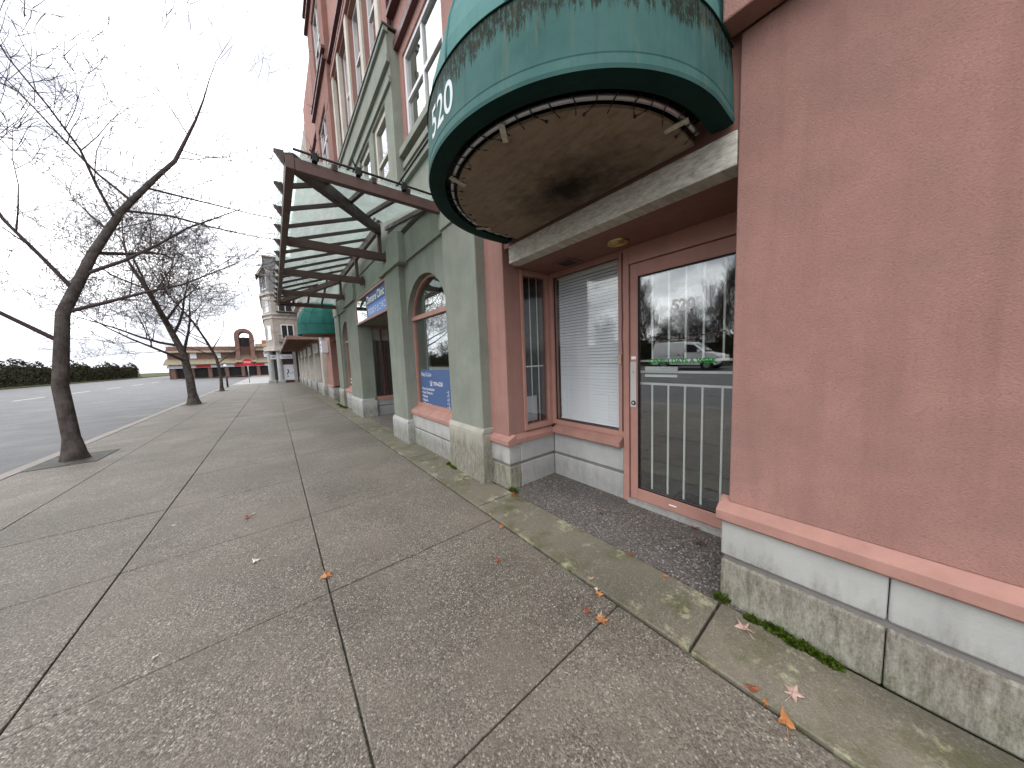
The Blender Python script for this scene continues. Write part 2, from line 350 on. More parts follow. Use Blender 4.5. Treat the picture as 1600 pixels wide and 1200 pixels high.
def part(mb, name, mat, parent=None, bevel=0, loc=None):
    org = Vector(loc) if loc is not None else (origin(parent) if parent else Vector((0, 0, 0)))
    o = bpy.data.objects.new(name, mb.mesh(name, mat, org)); C.objects.link(o)
    if parent: o.parent = parent; o.location = org - origin(parent)
    else: o.location = org
    if bevel:
        m = o.modifiers.new('bevel', 'BEVEL'); m.width = bevel; m.segments = 2; m.limit_method = 'ANGLE'; m.angle_limit = R(40)
    return o
def tag(o, label, cat, group=None):
    o['label'] = label; o['category'] = cat
    if group: o['group'] = group
    return o
def thing(name, loc, label, cat, group=None):
    o = bpy.data.objects.new(name, None); C.objects.link(o); o.location = loc; o.empty_display_size = .2; return tag(o, label, cat, group)
def struct(mb, name, mat, loc=None):
    o = part(mb, name, mat, None, 0, loc); o['kind'] = 'structure'; return o
def dupe(src, parent, loc, name=None, mat=None):
    o = src.copy(); C.objects.link(o); o.parent = parent; o.location = Vector(loc) - (origin(parent) if parent else Vector((0, 0, 0))); return o
def copy_tree(src, loc, rz=0, scale=1, label=None):
    r = src.copy(); C.objects.link(r); r.location = loc; r.rotation_euler = (0, 0, rz); r.scale = (scale,) * 3
    if label: r['label'] = label
    def rec(a, b):
        for ch in a.children:
            c_ = ch.copy(); C.objects.link(c_); c_.parent = b; rec(ch, c_)
    rec(src, r); return r
rnd = random.Random(7)

# ================================================================== SETTING
ground = struct(MB().box(-500, 500, -400, 700, -1.0, -.40), 'ground', 'grass_verge')
# pavement bed with its slabs
walk = struct(MB().box(-3.02, 1.80, -2.4, 34.4, -.30, -.016), 'sidewalk', 'joint_dirt')
XC = [1.372, .153, -.95, -2.05, -3.0]; Y0 = -1.53; DY = 1.193
nr = 30; g = .0036
for ci in range(4):
    w_ = XC[ci] - XC[ci + 1] - 2 * g; proto = None
    for r_ in range(nr):
        cx, cy = (XC[ci] + XC[ci + 1]) / 2, Y0 + (r_ + .5) * DY
        if proto is None:
            proto = part(MB().box(cx - w_ / 2, cx + w_ / 2, cy - DY / 2 + g, cy + DY / 2 - g, -.09, 0), 'slab', 'sidewalk_concrete', walk, .005, (cx, cy, 0)); o = proto
        else: o = dupe(proto, walk, (cx, cy, 0))
        o.location.z += rnd.uniform(-.002, .002); o.rotation_euler = (rnd.uniform(-.0016, .0016), rnd.uniform(-.0016, .0016), 0)
# concrete border band along the facade
ys = [-2.4, .50, 2.32, 4.2, 6.4, 8.6, 10.8, 13.0, 15.2, 17.4, 19.6, 22, 25, 28, 31.5]
for a, b in zip(ys[:-1], ys[1:]):
    part(MB().box(1.388, 1.80, a + .006, b - .006, -.09, .004), 'border_slab', 'band_concrete', walk, .006)
kerb = struct(MB().box(-3.02 - .16, -3.022, -60, 34.4, -.4, -.004), 'kerb', 'far_pavement')
RS = .022
def zroad(x): return -.13 + max(0, (-3.18 - x)) * RS
rd = MB(); rd.face([(-3.18, -120, zroad(-3.18)), (-3.18, 200, zroad(-3.18)), (-20, 200, zroad(-20)), (-20, -120, zroad(-20))]); road = struct(rd, 'road', 'asphalt')
cr_ = MB(); cr_.face([(-3.18, 34.4, -.126), (80, 34.4, -.126), (80, 66, -.126), (-3.18, 66, -.126)]); struct(cr_, 'cross_road', 'light_road')
fp = MB().box(-3.1, 80, 66, 140, -.3, -.01); struct(fp, 'far_pavement', 'far_pavement')
# painted markings
mk = MB()
for j in range(-6, 30):
    x0, x1 = -11.45, -11.33; y0 = j * 6.; mk.face([(x0, y0, zroad(x0) + .004), (x1, y0, zroad(x1) + .004), (x1, y0 + 3, zroad(x1) + .004), (x0, y0 + 3, zroad(x0) + .004)])
m_ = part(mk, 'lane_marking', 'road_line', road)
cw = MB()
for yy in (36.2, 39.6): cw.face([(-2.9, yy, -.122), (6, yy, -.122), (6, yy + .5, -.122), (-2.9, yy + .5, -.122)])
part(cw, 'crosswalk_line', 'road_line', road)
vg = MB().box(-90, -20.0, -120, 200, -.5, .36); struct(vg, 'verge', 'grass_verge')

# ================================================================== PINK SHOP (No. 520)
XP, XR = 1.86, 2.515
shop = thing('shop_building', (XP, 1.4, 0), 'pink stucco shop building with recessed glass door and grey stone base', 'building')
# recess floor
part(MB().box(1.806, 2.62, .30, 2.60, -.09, .002), 'recess_floor', 'pebble_floor', shop)
# piers
part(MB().box(XP, XR + .1, -2.6, .488, .56, 2.87), 'pier', 'pink_stucco', shop, .006)
# left pier with the opening of the side window
WX0, WX1, WZ0, WZ1 = 2.075, 2.475, .615, 2.275
lp = MB().box(XP, WX0, 2.41, 2.75, .56, 2.9); part(lp, 'pier', 'pink_stucco', shop, .006)
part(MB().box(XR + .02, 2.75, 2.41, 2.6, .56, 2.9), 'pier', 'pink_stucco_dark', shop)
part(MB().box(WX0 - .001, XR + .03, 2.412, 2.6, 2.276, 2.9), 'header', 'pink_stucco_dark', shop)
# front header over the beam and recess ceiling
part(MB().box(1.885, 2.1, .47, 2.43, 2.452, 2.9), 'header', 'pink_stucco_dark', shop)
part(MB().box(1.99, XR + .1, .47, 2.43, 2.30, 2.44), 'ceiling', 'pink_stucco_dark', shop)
part(MB().box(1.855, 1.988, .492, 2.30, 2.283, 2.447), 'beam', 'weathered_timber', shop, .006)
part(MB().box(1.740, 1.859, -2.6, .53, 2.872, 3.25), 'lintel', 'pink_stucco', shop, .008)
# stone base in two courses with a recessed joint
def base_run(parent, boxes, m='stone', top=.468, j0=.238, j1=.268):
    for (x0, x1, y0, y1) in boxes:
        part(MB().box(x0, x1, y0, y1, j1, top), 'base_stone', m, parent, .010); part(MB().box(x0, x1, y0, y1, -.02, j0), 'base_stone', 'stone_dirty' if m == 'stone' else m, parent, .010)
    return
base_run(shop, [(1.83, 2.5, -.055, .512), (1.83, 2.5, -.95, -.058), (1.83, 2.5, -1.85, -.953), (1.83, 2.5, -2.6, -1.853)])
base_run(shop, [(1.832, 1.99, 2.385, 2.80)]); base_run(shop, [(1.991, 2.51, 2.383, 2.6)], 'stone_clean', .50)
base_run(shop, [(2.503, 2.62, 1.492, 2.382)], 'stone_clean', .50)
jb = MB().box(1.845, 2.48, -2.6, .498, .22, .29); jb.box(1.846, 2.5, 2.398, 2.78, .22, .29); jb.box(2.516, 2.6, 1.50, 2.40, .22, .29); part(jb, 'base_joint', 'stone_joint', shop)
# sloped pink ledge (sill course) on the base
def ledge_poly(x_front, x_back, z0, z1, z2): return [(x_front + .012, z0), (x_front, z0 + .012), (x_front, z1), (x_back, z2), (x_back, z0)]
part(MB().prism([(x, z) for x, z in ledge_poly(1.797, 1.90, .466, .527, .58)], -2.6, .53, 'y'), 'ledge', 'pink_ledge', shop, .003)
part(MB().prism(ledge_poly(1.797, 1.90, .47, .527, .58), 2.352, 2.80, 'y'), 'ledge', 'pink_ledge', shop, .003)
# ledge on the return wall and below the blind window
rl = MB(); P = [(2.352, .482), (2.352, .53), (2.44, .585), (2.44, .482)]
rl.prism(P, 1.903, 2.50, 'x'); part(rl, 'ledge', 'pink_ledge', shop, .003)
part(MB().prism(ledge_poly(2.44, 2.56, .502, .56, .625), 1.497, 2.349, 'y'), 'ledge', 'pink_ledge', shop, .003)

# blind window (frame, pane)
def rect_frame(y0, y1, z0, z1, t, x0, x1, tb=None):
    tb = tb or t; m = MB(); m.box(x0, x1, y0, y0 + t, z0, z1); m.box(x0, x1, y1 - t, y1, z0, z1); m.box(x0, x1, y0 + t, y1 - t, z0, z0 + tb); m.box(x0, x1, y0 + t, y1 - t, z1 - t, z1); return m
wf = part(rect_frame(1.487, 2.40, .60, 2.299, .052, XR - .012, XR + .06), 'window', 'pink_frame', shop, .004)
part(MB().box(XR + .022, XR + .028, 1.535, 2.352, .648, 2.252), 'pane', 'glass', wf)
part(rect_frame(1.537, 2.35, .650, 2.250, .008, XR + .008, XR + .022), 'gasket', 'black', wf)
# side window on the return wall
sw = MB(); y0, y1 = 2.392, 2.45
for a in ((WX0, WX0 + .035, WZ0 - .03, WZ1 + .02), (WX1 - .02, XR + .005, WZ0 - .03, WZ1 + .02)): sw.box(a[0], a[1], y0, y1, a[2], a[3])
sw.box(WX0 + .035, WX1 - .02, y0, y1, WZ0 - .03, WZ0 + .03); sw.box(WX0 + .035, WX1 - .02, y0, y1, WZ1 - .03, WZ1 + .02)
sf = part(sw, 'window', 'pink_frame', shop, .004)
part(MB().box(WX0 + .034, WX1 - .019, 2.425, 2.431, WZ0 + .029, WZ1 - .029), 'pane', 'glass', sf)
for bx in (2.17, 2.28, 2.39): part(MB().tube([(bx, 2.49, WZ0), (bx, 2.49, WZ1)], .006, 6), 'bar', 'white_bar', sf)
part(MB().box(2.09, 2.46, 2.484, 2.496, 1.27, 1.285), 'bar', 'white_bar', sf)

# door frame, door
df = MB(); df.box(XR - .02, XR + .08, 1.431, 1.486, .0, 2.299); df.box(XR - .02, XR + .08, .40, 1.4305, 2.156, 2.299); df.box(XR - .02, XR + .08, .40, .46, 0, 2.155)
part(df, 'door_frame', 'pink_frame', shop, .004)
part(MB().box(XR - .05, XR + .09, .46, 1.43, .0, .034), 'threshold', 'stone_clean', shop)
part(MB().tube([(XR - .024, 1.489, 2.27), (XR - .024, 1.492, 1.9), (XR - .024, 1.487, 1.7), (XR - .024, 1.494, 1.55), (XR - .024, 1.488, 1.4), (XR - .024, 1.49, .66)], .0045, 5), 'caulk_line', 'maroon_trim', shop)
dr = MB(); DX0, DX1 = XR - .004, XR + .046; DY0, DY1, DZ0, DZ1 = .466, 1.426, .04, 2.15
dr.box(DX0, DX1, DY0, DY0 + .075, DZ0, DZ1); dr.box(DX0, DX1, DY1 - .07, DY1, DZ0, DZ1); dr.box(DX0, DX1, DY0 + .075, DY1 - .07, DZ0, DZ0 + .105); dr.box(DX0, DX1, DY0 + .075, DY1 - .07, DZ1 - .11, DZ1)
door = part(dr, 'door', 'pink_frame', shop, .004)
GY0, GY1, GZ0, GZ1 = DY0 + .075, DY1 - .07, DZ0 + .105, DZ1 - .11
part(MB().box(XR + .018, XR + .024, GY0 - .005, GY1 + .005, GZ0 - .005, GZ1 + .005), 'pane', 'door_glass', door)
part(rect_frame(GY0, GY1, GZ0, GZ1, .007, XR + .002, XR + .017), 'gasket', 'black', door)
bx = XR + .075
for by in (.60, .735, .868, .995, 1.125, 1.262):
    part(MB().box(bx - .006, bx + .006, by - .0065, by + .0065, 1.30, GZ1), 'bar', 'white_bar', door); part(MB().box(bx - .006, bx + .006, by - .0065, by + .0065, GZ0, 1.10), 'bar', 'white_bar', door)
for z in (1.308, 1.212, 1.106): part(MB().box(bx - .008, bx + .008, GY0 - .02, GY1 + .02, z - .009, z + .009), 'bar', 'white_bar', door)
part(MB().box(DX0 - .004, DX0 - .0005, 1.368, 1.424, .895, 1.305), 'lock_plate', 'metal_plate', door, .002)
lk = MB().cyl((1.392, .935), .021, 'x', DX0 - .010, DX0 - .004, 20); part(lk, 'lock_cylinder', 'black', door, .002)
part(MB().cyl((1.392, .935), .010, 'x', DX0 - .0125, DX0 - .0102, 14), 'keyhole', 'metal_plate', door)
part(MB().box(DX0 - .002, DX0 - .0004, 1.372, 1.416, 1.325, 1.352), 'label', 'white_letter', door)
part(MB().box(DX0 - .002, DX0 - .0004, 1.02, 1.08, .088, .098), 'label', 'white_letter', door)
part(MB().box(DX0 - .006, DX0 - .004, 1.384, 1.404, 1.210, 1.2145), 'slot', 'black', door)
part(MB().box(bx - .024, bx - .009, 1.045, 1.318, 1.218, 1.258), 'mail_slot', 'white_bar', door, .003)
part(MB().box(bx - .024, bx - .009, 1.05, 1.318, 1.168, 1.190), 'mail_slot', 'white_bar', door, .003)
NY, UZ = (0, -1, 0), (0, 0, 1)
part(MB().text('520', .115, (XR + .0165, 1.085, 1.712), (0, -1, -.02), (0, 0, 1), sx=1.0, off=.0042), 'lettering', 'white_letter', door)
part(MB().text('OPEN 7 DAYS A WEEK', .054, (XR + .0165, 1.262, 1.287), NY, UZ, sx=.92, off=.0016), 'lettering', 'green_letter', door)
part(MB().tube([(bx - .011, 1.31, 1.475), (bx - .011, 1.0, 1.485), (bx - .011, .72, 1.52), (bx - .011, .58, 1.527)], .0035, 5), 'cord', 'maroon_cord', door)

# interior volume (walls, floor) so that the glass looks into a dim room
it = MB(); it.face([(2.60, -.6, .03), (6.5, -.6, .03), (6.5, 5, .03), (2.60, 5, .03)]); part(it, 'interior_floor', 'dark_interior', shop)
it = MB(); it.face([(6.5, -.6, 0), (6.5, 5, 0), (6.5, 5, 3), (6.5, -.6, 3)]); it.face([(2.0, 3.4, 0), (6.5, 3.4, 0), (6.5, 3.4, 3), (2.0, 3.4, 3)]); it.face([(2.6, -.6, 0), (6.5, -.6, 0), (6.5, -.6, 3), (2.6, -.6, 3)])
it.face([(1.9, -.6, 2.6), (6.5, -.6, 2.6), (6.5, 5, 2.6), (1.9, 5, 2.6)]); it.box(2.62, 2.7, -.6, .47, 0, 2.6); it.box(2.62, 2.68, -.6, 2.6, 2.302, 2.6)
it.face([(1.98, 2.6, 0), (1.98, 3.4, 0), (1.98, 3.4, 2.6), (1.98, 2.6, 2.6)]); it.face([(2.0, 2.6, .05), (2.62, 2.6, .05), (2.62, 3.4, .05), (2.0, 3.4, .05)])
part(it, 'interior_wall', 'interior_wall', shop)
# upper wall with the white casement window
part(MB().wall(XP, 2.3, (-2.6, 4.80), (2.905, 12.8), [(3.38, 4.63, 4.66, 5.87), (-.2, 1.4, 4.66, 5.87), (3.38, 4.63, 7.4, 9.2), (-.2, 1.4, 7.4, 9.2)]), 'upper_wall', 'pink_stucco', shop)
def casement(parent, y0, y1, z0, z1, x, mull=(), trans=(), fr='white_frame', gl='glass_upper', t=.06):
    f = part(rect_frame(y0, y1, z0, z1, t, x - .01, x + .07), 'window', fr, parent, .004)
    for y in mull: part(MB().box(x, x + .06, y - .025, y + .025, z0 + t, z1 - t), 'mullion', fr, f)
    for z in trans: part(MB().box(x + .002, x + .062, y0 + t, y1 - t, z - .025, z + .025), 'transom', fr, f)
    part(MB().box(x + .03, x + .036, y0 + t - .01, y1 - t + .01, z0 + t - .01, z1 - t + .01), 'pane', gl, f)
    part(MB().box(x + .30, x + .32, y0 - .05, y1 + .05, z0 - .05, z1 + .05), 'room_back', 'interior_wall', f)
    return f
for (a, b) in ((3.38, 4.63), (-.2, 1.4)):
    casement(shop, a, b, 4.66, 5.87, XP + .03, mull=((a + b) / 2,), trans=(5.25,)); casement(shop, a, b, 7.4, 9.2, XP + .03, mull=((a + b) / 2,), trans=(8.4,))
    part(MB().box(XP - .09, XP + .05, a - .14, b + .16, 4.50, 4.60), 'window_sill', 'green_stucco_trim', shop, .005); part(MB().box(XP - .05, XP - .001, a - .12, b + .12, 4.33, 4.42), 'window_sill', 'green_stucco_trim', shop, .005)
for z0, z1, d in ((6.02, 6.14, .07), (6.55, 6.62, .10), (9.9, 10.1, .12)): part(MB().box(XP - d, XP - .001, -2.6, 4.9, z0, z1), 'belt_course', 'maroon_trim', shop, .004)
part(MB().tube([(XP - .045, 4.93, 6.33), (XP - .045, 4.93, 12.5)], .035, 8), 'downpipe', 'maroon_trim', shop)

# window blind: every slat its own piece
bl = thing('window_blind', (XR + .085, 1.945, .66), 'white horizontal slat blind hanging behind the large shop window beside the glass door', 'blind')
part(MB().box(XR + .07, XR + .105, 1.545, 2.345, 2.235, 2.262), 'head_rail', 'white_bar', bl)
prot = None
for i in range(50):
    z = .672 + i * .0316
    if prot is None:
        m = MB(); th = R(65); hw = .0164; dx, dz = hw * math.cos(th), hw * math.sin(th)
        m.prism([(XR + .087 - dx, z - dz), (XR + .087 - dx * .1, z + .0022), (XR + .087 + dx, z + dz), (XR + .087 + dx * .1, z - .0002)], 1.55, 2.342, 'y'); prot = part(m, 'slat', 'blind_slat', bl, 0, (XR + .087, 1.945, z)); continue
    o = dupe(prot, bl, (XR + .087, 1.945 + rnd.uniform(-.002, .002), z)); o.rotation_euler = (rnd.uniform(-.002, .002), rnd.uniform(-.05, .05), 0)
for y in (1.70, 2.19): part(MB().tube([(XR + .073, y, .66), (XR + .073, y, 2.24)], .0012, 4), 'ladder_cord', 'white_bar', bl)

# small fixtures in the recess
dl = thing('downlight', (2.30, 1.41, 2.30), 'round brass trimmed downlight set in the recess ceiling above the door', 'light')
m = MB(); n = 28
for a in range(n):
    t0, t1 = 2 * math.pi * a / n, 2 * math.pi * (a + 1) / n
    for r0, z0, r1, z1 in ((.085, 2.2985, .082, 2.286), (.082, 2.286, .066, 2.286), (.066, 2.286, .055, 2.299)):
        m.face([(2.30 + r0 * math.cos(t0), 1.41 + r0 * math.sin(t0), z0), (2.30 + r0 * math.cos(t1), 1.41 + r0 * math.sin(t1), z0), (2.30 + r1 * math.cos(t1), 1.41 + r1 * math.sin(t1), z1), (2.30 + r1 * math.cos(t0), 1.41 + r1 * math.sin(t0), z1)], True)
part(m, 'trim', 'brass', dl); part(MB().cyl((2.30, 1.41), .056, 'z', 2.292, 2.2985, 24), 'reflector', 'brass', dl)
vt = thing('ceiling_vent', (2.34, 1.985, 2.30), 'square dark louvred vent in the recess ceiling above the blind window', 'vent')
m = MB(); 
for a in ((2.235, 2.255, 1.88, 2.09), (2.425, 2.445, 1.88, 2.09), (2.256, 2.424, 1.88, 1.90), (2.256, 2.424, 2.07, 2.09)): m.box(a[0], a[1], a[2], a[3], 2.287, 2.2995)
part(m, 'frame', 'pink_stucco_dark', vt); part(MB().box(2.255, 2.425, 1.90, 2.07, 2.296, 2.2995), 'backing', 'black', vt)
for i in range(6): part(MB().box(2.256, 2.424, 1.915 + i * .026, 1.930 + i * .026, 2.289, 2.2945), 'louvre', 'brown_steel_dark', vt)
db = thing('doorbell', (XR - .024, 1.515, 1.33), 'small tan doorbell push on the frame between blind window and door', 'doorbell')
part(MB().box(XR - .028, XR - .0125, 1.504, 1.528, 1.285, 1.372), 'housing', 'tan_plastic', db, .003); part(MB().box(XR - .031, XR - .0285, 1.511, 1.521, 1.318, 1.338), 'button', 'brass', db)
mt = thing('door_mat', (2.83, .95, .034), 'black rubber mat on the floor inside the glass door', 'mat'); part(MB().box(2.66, 2.95, .60, 1.17, .034, .046), 'pad', 'rubber', mt, .004)
for i in range(5): part(MB().box(2.69 + i * .05, 2.71 + i * .05, .63, 1.14, .0465, .050), 'rib', 'black', mt)
bd = thing('display_board', (2.28, 2.58, .06), 'pale board propped inside the narrow side window beside the blind', 'board')
part(MB().box(2.10, 2.45, 2.60, 2.615, .62, .92), 'panel', 'poster_white', bd); part(MB().box(2.12, 2.15, 2.616, 2.70, .06, .9), 'prop', 'dark_interior', bd); part(MB().box(2.40, 2.43, 2.616, 2.70, .06, .9), 'prop', 'dark_interior', bd)

# ================================================================== DOME AWNINGS
def awning(yc, label, mat_v, mat_d, num, laces):
    A = thing('dome_awning', (XP, yc, 2.48), label, 'awning', 'dome awnings over shop doors'); cx, r = 1.683, .918
    def plan(u, k=1., rr=r):        # u 0..1 along the curved edge, from the near jamb round the front to the far jamb
        Ls = XP - .005 - cx; La = math.pi * rr; T = 2 * Ls + La; d = u * T
        if d < Ls: x, y = XP - .005 - d, yc - rr
        elif d > Ls + La: x, y = cx + (d - Ls - La), yc + rr
        else: a = (d - Ls) / rr; x, y = cx - rr * math.sin(a), yc - rr * math.cos(a)
        return XP + (x - XP) * k, yc + (y - yc) * k
    N = 96; z0, z1 = 2.48, 2.83
    m = MB()
    lev = [(0, .918), (.015, .922), (.03, .920), (.055, .916), (.06, .918), (.2, .911), (.345, .902), (.35, .904)]
    for i in range(N):
        for (h0, r0), (h1, r1) in zip(lev[:-1], lev[1:]):
            a, b = plan(i / N, 1, r0), plan((i + 1) / N, 1, r0); c_, d = plan((i + 1) / N, 1, r1), plan(i / N, 1, r1)
            m.face([(*b, z0 + h0), (*a, z0 + h0), (*d, z0 + h1), (*c_, z0 + h1)], True)
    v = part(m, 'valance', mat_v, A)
    # turned-under return, tube, soffit
    m = MB()
    for i in range(N):
        prf = [(.918, z0 + .001), (.88, z0 - .004), (.822, z0 + .004), (.815, z0 + .06)]
        for (r0, h0), (r1, h1) in zip(prf[:-1], prf[1:]):
            a, b = plan(i / N, 1, r0), plan((i + 1) / N, 1, r0); c_, d = plan((i + 1) / N, 1, r1), plan(i / N, 1, r1); m.face([(*a, h0), (*b, h0), (*c_, h1), (*d, h1)], True)
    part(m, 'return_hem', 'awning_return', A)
    part(MB().tube([(*plan(.02 + .96 * i / 60, 1, .775), z0 + .012) for i in range(61)], .0115, 8), 'frame_tube', 'galvanised', A)
    m = MB(); pts = [plan(i / N, 1, .745) for i in range(N + 1)]; m.prism([(x, y) for x, y in pts], z0 - .008, z0 + .006, 'z'); sf_ = part(m, 'soffit', 'soffit_canvas', A)
    m = MB(); pts = [plan(i / N, 1, .89) for i in range(N + 1)]; m.prism([(x, y) for x, y in pts], z0 + .10, z0 + .12, 'z'); part(m, 'gap_shade', 'black', A)  # added black sheet, stands in for the shade in the gap round the soffit
    if laces:
        for i in range(30):
            u = .03 + .94 * i / 29 + rnd.uniform(-.004, .004); a = plan(u + rnd.uniform(-.008, .008), 1, .812); b = plan(u, 1, .765); c_ = plan(u + rnd.uniform(-.02, .02), 1, .715)
            part(MB().tube([(*a, z0 + .002), (*b, z0 - .003), (*c_, z0 - .010)], .0028, 5), 'lace', 'black', A)
            if i % 3 == 1: part(MB().tube([(*c_, z0 - .007), (*c_, z0 - .014)], .0075, 8), 'eyelet', 'black', A)
        for u in (.09, .42, .60, .86):
            a, b = plan(u - .012, 1, .80), plan(u + .006, 1, .70); part(MB().beam((*a, z0 - .008), (*b, z0 - .014), .028, .008), 'bracket', 'weathered_timber', A)
    # dome panels between ribs
    np_ = 8; H = .95; K = 12
    for p in range(np_):
        m = MB()
        def pt(u, s_, sag=0.):
            ph = s_ * math.pi / 2; k_ = math.cos(ph) ** .9; k_ = max(k_, .012); x, y = plan(u, k_ * (.985 - sag), .904); return (x, y, z1 + .002 + H * math.sin(ph) * (1 - sag * .5))
        M_ = 8
        for i in range(M_):
            u0, u1 = (p + i / M_) / np_, (p + (i + 1) / M_) / np_
            sg = lambda q: .022 * math.sin(math.pi * q / M_)
            for j in range(K):
                s0, s1 = j / K, (j + 1) / K
                q = lambda i_, s_: pt((p + i_ / M_) / np_, s_, sg(i_) * math.sin(math.pi * min(1, s_ * 1.1 + .05)))
                m.face([q(i + 1, s0), q(i, s0), q(i, s1), q(i + 1, s1)], True)
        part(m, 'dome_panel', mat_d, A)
        if p: part(MB().tube([pt(p / np_, j / K) for j in range(K + 1)], .007, 6), 'rib_seam', mat_d, A)
    part(MB().tube([(*plan(i / 80, 1, .906), z1) for i in range(81)], .0035, 6), 'seam_cord', 'awning_return', A)
    if num:
        def wp(x, y):
            a = (.04 - x) / .9; rr = .9205 - (y + .10) * .035; return (cx - rr * math.cos(a), yc + rr * math.sin(a), 2.582 + y)
        m = MB().text('520', .205, (0, 0, 0), (1, 0, 0), (0, 1, 0), 'CENTER', sx=.86, warp=wp, off=.002); part(m, 'lettering', 'faded_letter', A)
    return A
aw1 = awning(1.425, 'weathered teal dome awning numbered 520 with black mould streaks', 'awning_canvas', 'awning_dome_canvas', True, True)
for ch in aw1.children: pass
aw2 = awning(13.05, 'clean dark green dome awning beyond the glass canopy', 'awning_far_canvas', 'awning_far_canvas', False, False)

# ================================================================== GREEN SHOP
gs = thing('shop_building', (1.80, 7.25, 0), 'grey green stucco shop building with arched windows and recessed entry', 'building')
XW = 1.80
def arch_wall(y0, y1, yc, a, zs, rise, z0, zt):
    m = MB(); m.wall(XW, 2.0, (y0, y1), (z0, zs), [(yc - a, yc + a, z0 - 1, zs + 1)]); n = 28
    m.wall(XW, 2.0, (y0, yc - a), (zs, zt), []); m.wall(XW, 2.0, (yc + a, y1), (zs, zt), [])
    for i in range(n):
        t0, t1 = math.pi * i / n, math.pi * (i + 1) / n; p0, p1 = (yc - a * math.cos(t0), zs + rise * math.sin(t0)), (yc - a * math.cos(t1), zs + rise * math.sin(t1))
        for x, fl in ((XW, 0), (2.0, 1)):
            q = [(x, p0[0], p0[1]), (x, p0[0], zt), (x, p1[0], zt), (x, p1[0], p1[1])]; m.face(q if not fl else q[::-1])
        m.face([(XW, *p0), (XW, *p1), (2.0, *p1), (2.0, *p0)], True)
    return m
def arch_window(parent, yc, a, zs, rise, zb, x, decal):
    fr = MB(); n = 28; t = .032; prof = [(yc - a, zb)] + [(yc - a * math.cos(math.pi * i / n), zs + rise * math.sin(math.pi * i / n)) for i in range(n + 1)] + [(yc + a, zb)]
    inn = [(yc - a + t, zb)] + [(yc - (a - t) * math.cos(math.pi * i / n), zs + (rise - t) * math.sin(math.pi * i / n)) for i in range(n + 1)] + [(yc + a - t, zb)]
    for i in range(len(prof) - 1):
        A_, B_, C_, D_ = prof[i], prof[i + 1], inn[i + 1], inn[i]
        fr.face([(x, *A_), (x, *D_), (x, *C_), (x, *B_)]); fr.face([(x, *D_), (x + .06, *D_), (x + .06, *C_), (x, *C_)], False)
    fr.box(x, x + .06, yc - a + t, yc + a - t, zb, zb + .05); fr.box(x - .02, x + .06, yc - a + .002, yc + a - .002, 2.05, 2.078); fr.box(x - .006, x + .06, yc - a + .003, yc + a - .003, 2.085, 2.118)
    f = part(fr, 'window', 'pink_frame', parent)
    pn = MB(); poly = [(y, z) for y, z in inn]; pn.prism(poly, x + .03, x + .036, 'x'); part(pn, 'pane', 'glass_bright', f)
    for i in range(9):
        cy = yc + a - .09 - i * .045
        if i < 4: part(MB().prism([(x + .16, cy), (x + .19, cy + .02), (x + .16, cy + .045), (x + .15, cy + .02)], zb, zs + rise * .55, 'z'), 'curtain_fold', 'cotton_white' if i % 2 else 'interior_wall', f)
    part(MB().box(x + 1.1, x + 1.15, yc - a - .6, yc + a + .6, .0, 2.9), 'room_back', 'dark_interior', f)
    if decal:
        yl = yc + a - t - .10; yr = yc - a + t
        d = part(MB().box(x + .0265, x + .0285, yr, yl, .695, 1.245), 'decal', 'blue_decal', f)
        tx = MB(); xx = x + .0255
        tx.text('Poly S.L.Lin', .085, (xx, yl - .03, 1.14), NY, UZ); tx.text('☎ 709-6228', .085, (xx, yl - .35, 1.0), NY, UZ)
        for i, s_ in enumerate(('• Free Consultation', '• New Dentures', '• Relines', '• Repairs', '• Adjustments')): tx.text(s_, .062, (xx, yl - .02, .915 - i * .062), NY, UZ)
        for i, s_ in enumerate(('• S', '• T', '• P', '• S', '• H')): tx.text(s_, .062, (xx, yl - .93, .90 - i * .055), NY, UZ)
        part(tx, 'lettering', 'white_letter', f)
    else:
        tx = MB(); tx.box(x + .026, x + .029, yc - .45, yc + a - .2, .88, .93); tx.box(x + .026, x + .029, yc - .35, yc + a - .2, .77, .82); part(tx, 'lettering', 'white_letter', f)
    return f
part(arch_wall(3.30, 5.0, 4.25, .72, 2.0, .645, .45, 2.97), 'wall', 'green_stucco', gs); part(arch_wall(9.4, 11.1, 10.25, .68, 2.0, .66, .45, 2.97), 'wall', 'green_stucco', gs)
arch_window(gs, 4.25, .715, 2.0, .64, .64, 1.885, True); arch_window(gs, 10.25, .675, 2.0, .655, .64, 1.885, False)
for (a, b) in ((3.47, 4.985), (9.52, 10.95)):
    part(MB().prism([(1.765, .50), (1.757, .51), (1.757, .555), (1.765, .575), (1.90, .645), (1.90, .50)], a, b, 'y'), 'window_sill', 'pink_ledge', gs, .004)
    part(MB().box(1.785, 2.0, a, b, .285, .498), 'base_stone', 'stone', gs, .01); part(MB().box(1.785, 2.0, a, b, -.02, .262), 'base_stone', 'stone', gs, .01); part(MB().box(1.80, 2.0, a, b, .255, .29), 'base_joint', 'stone_joint', gs)
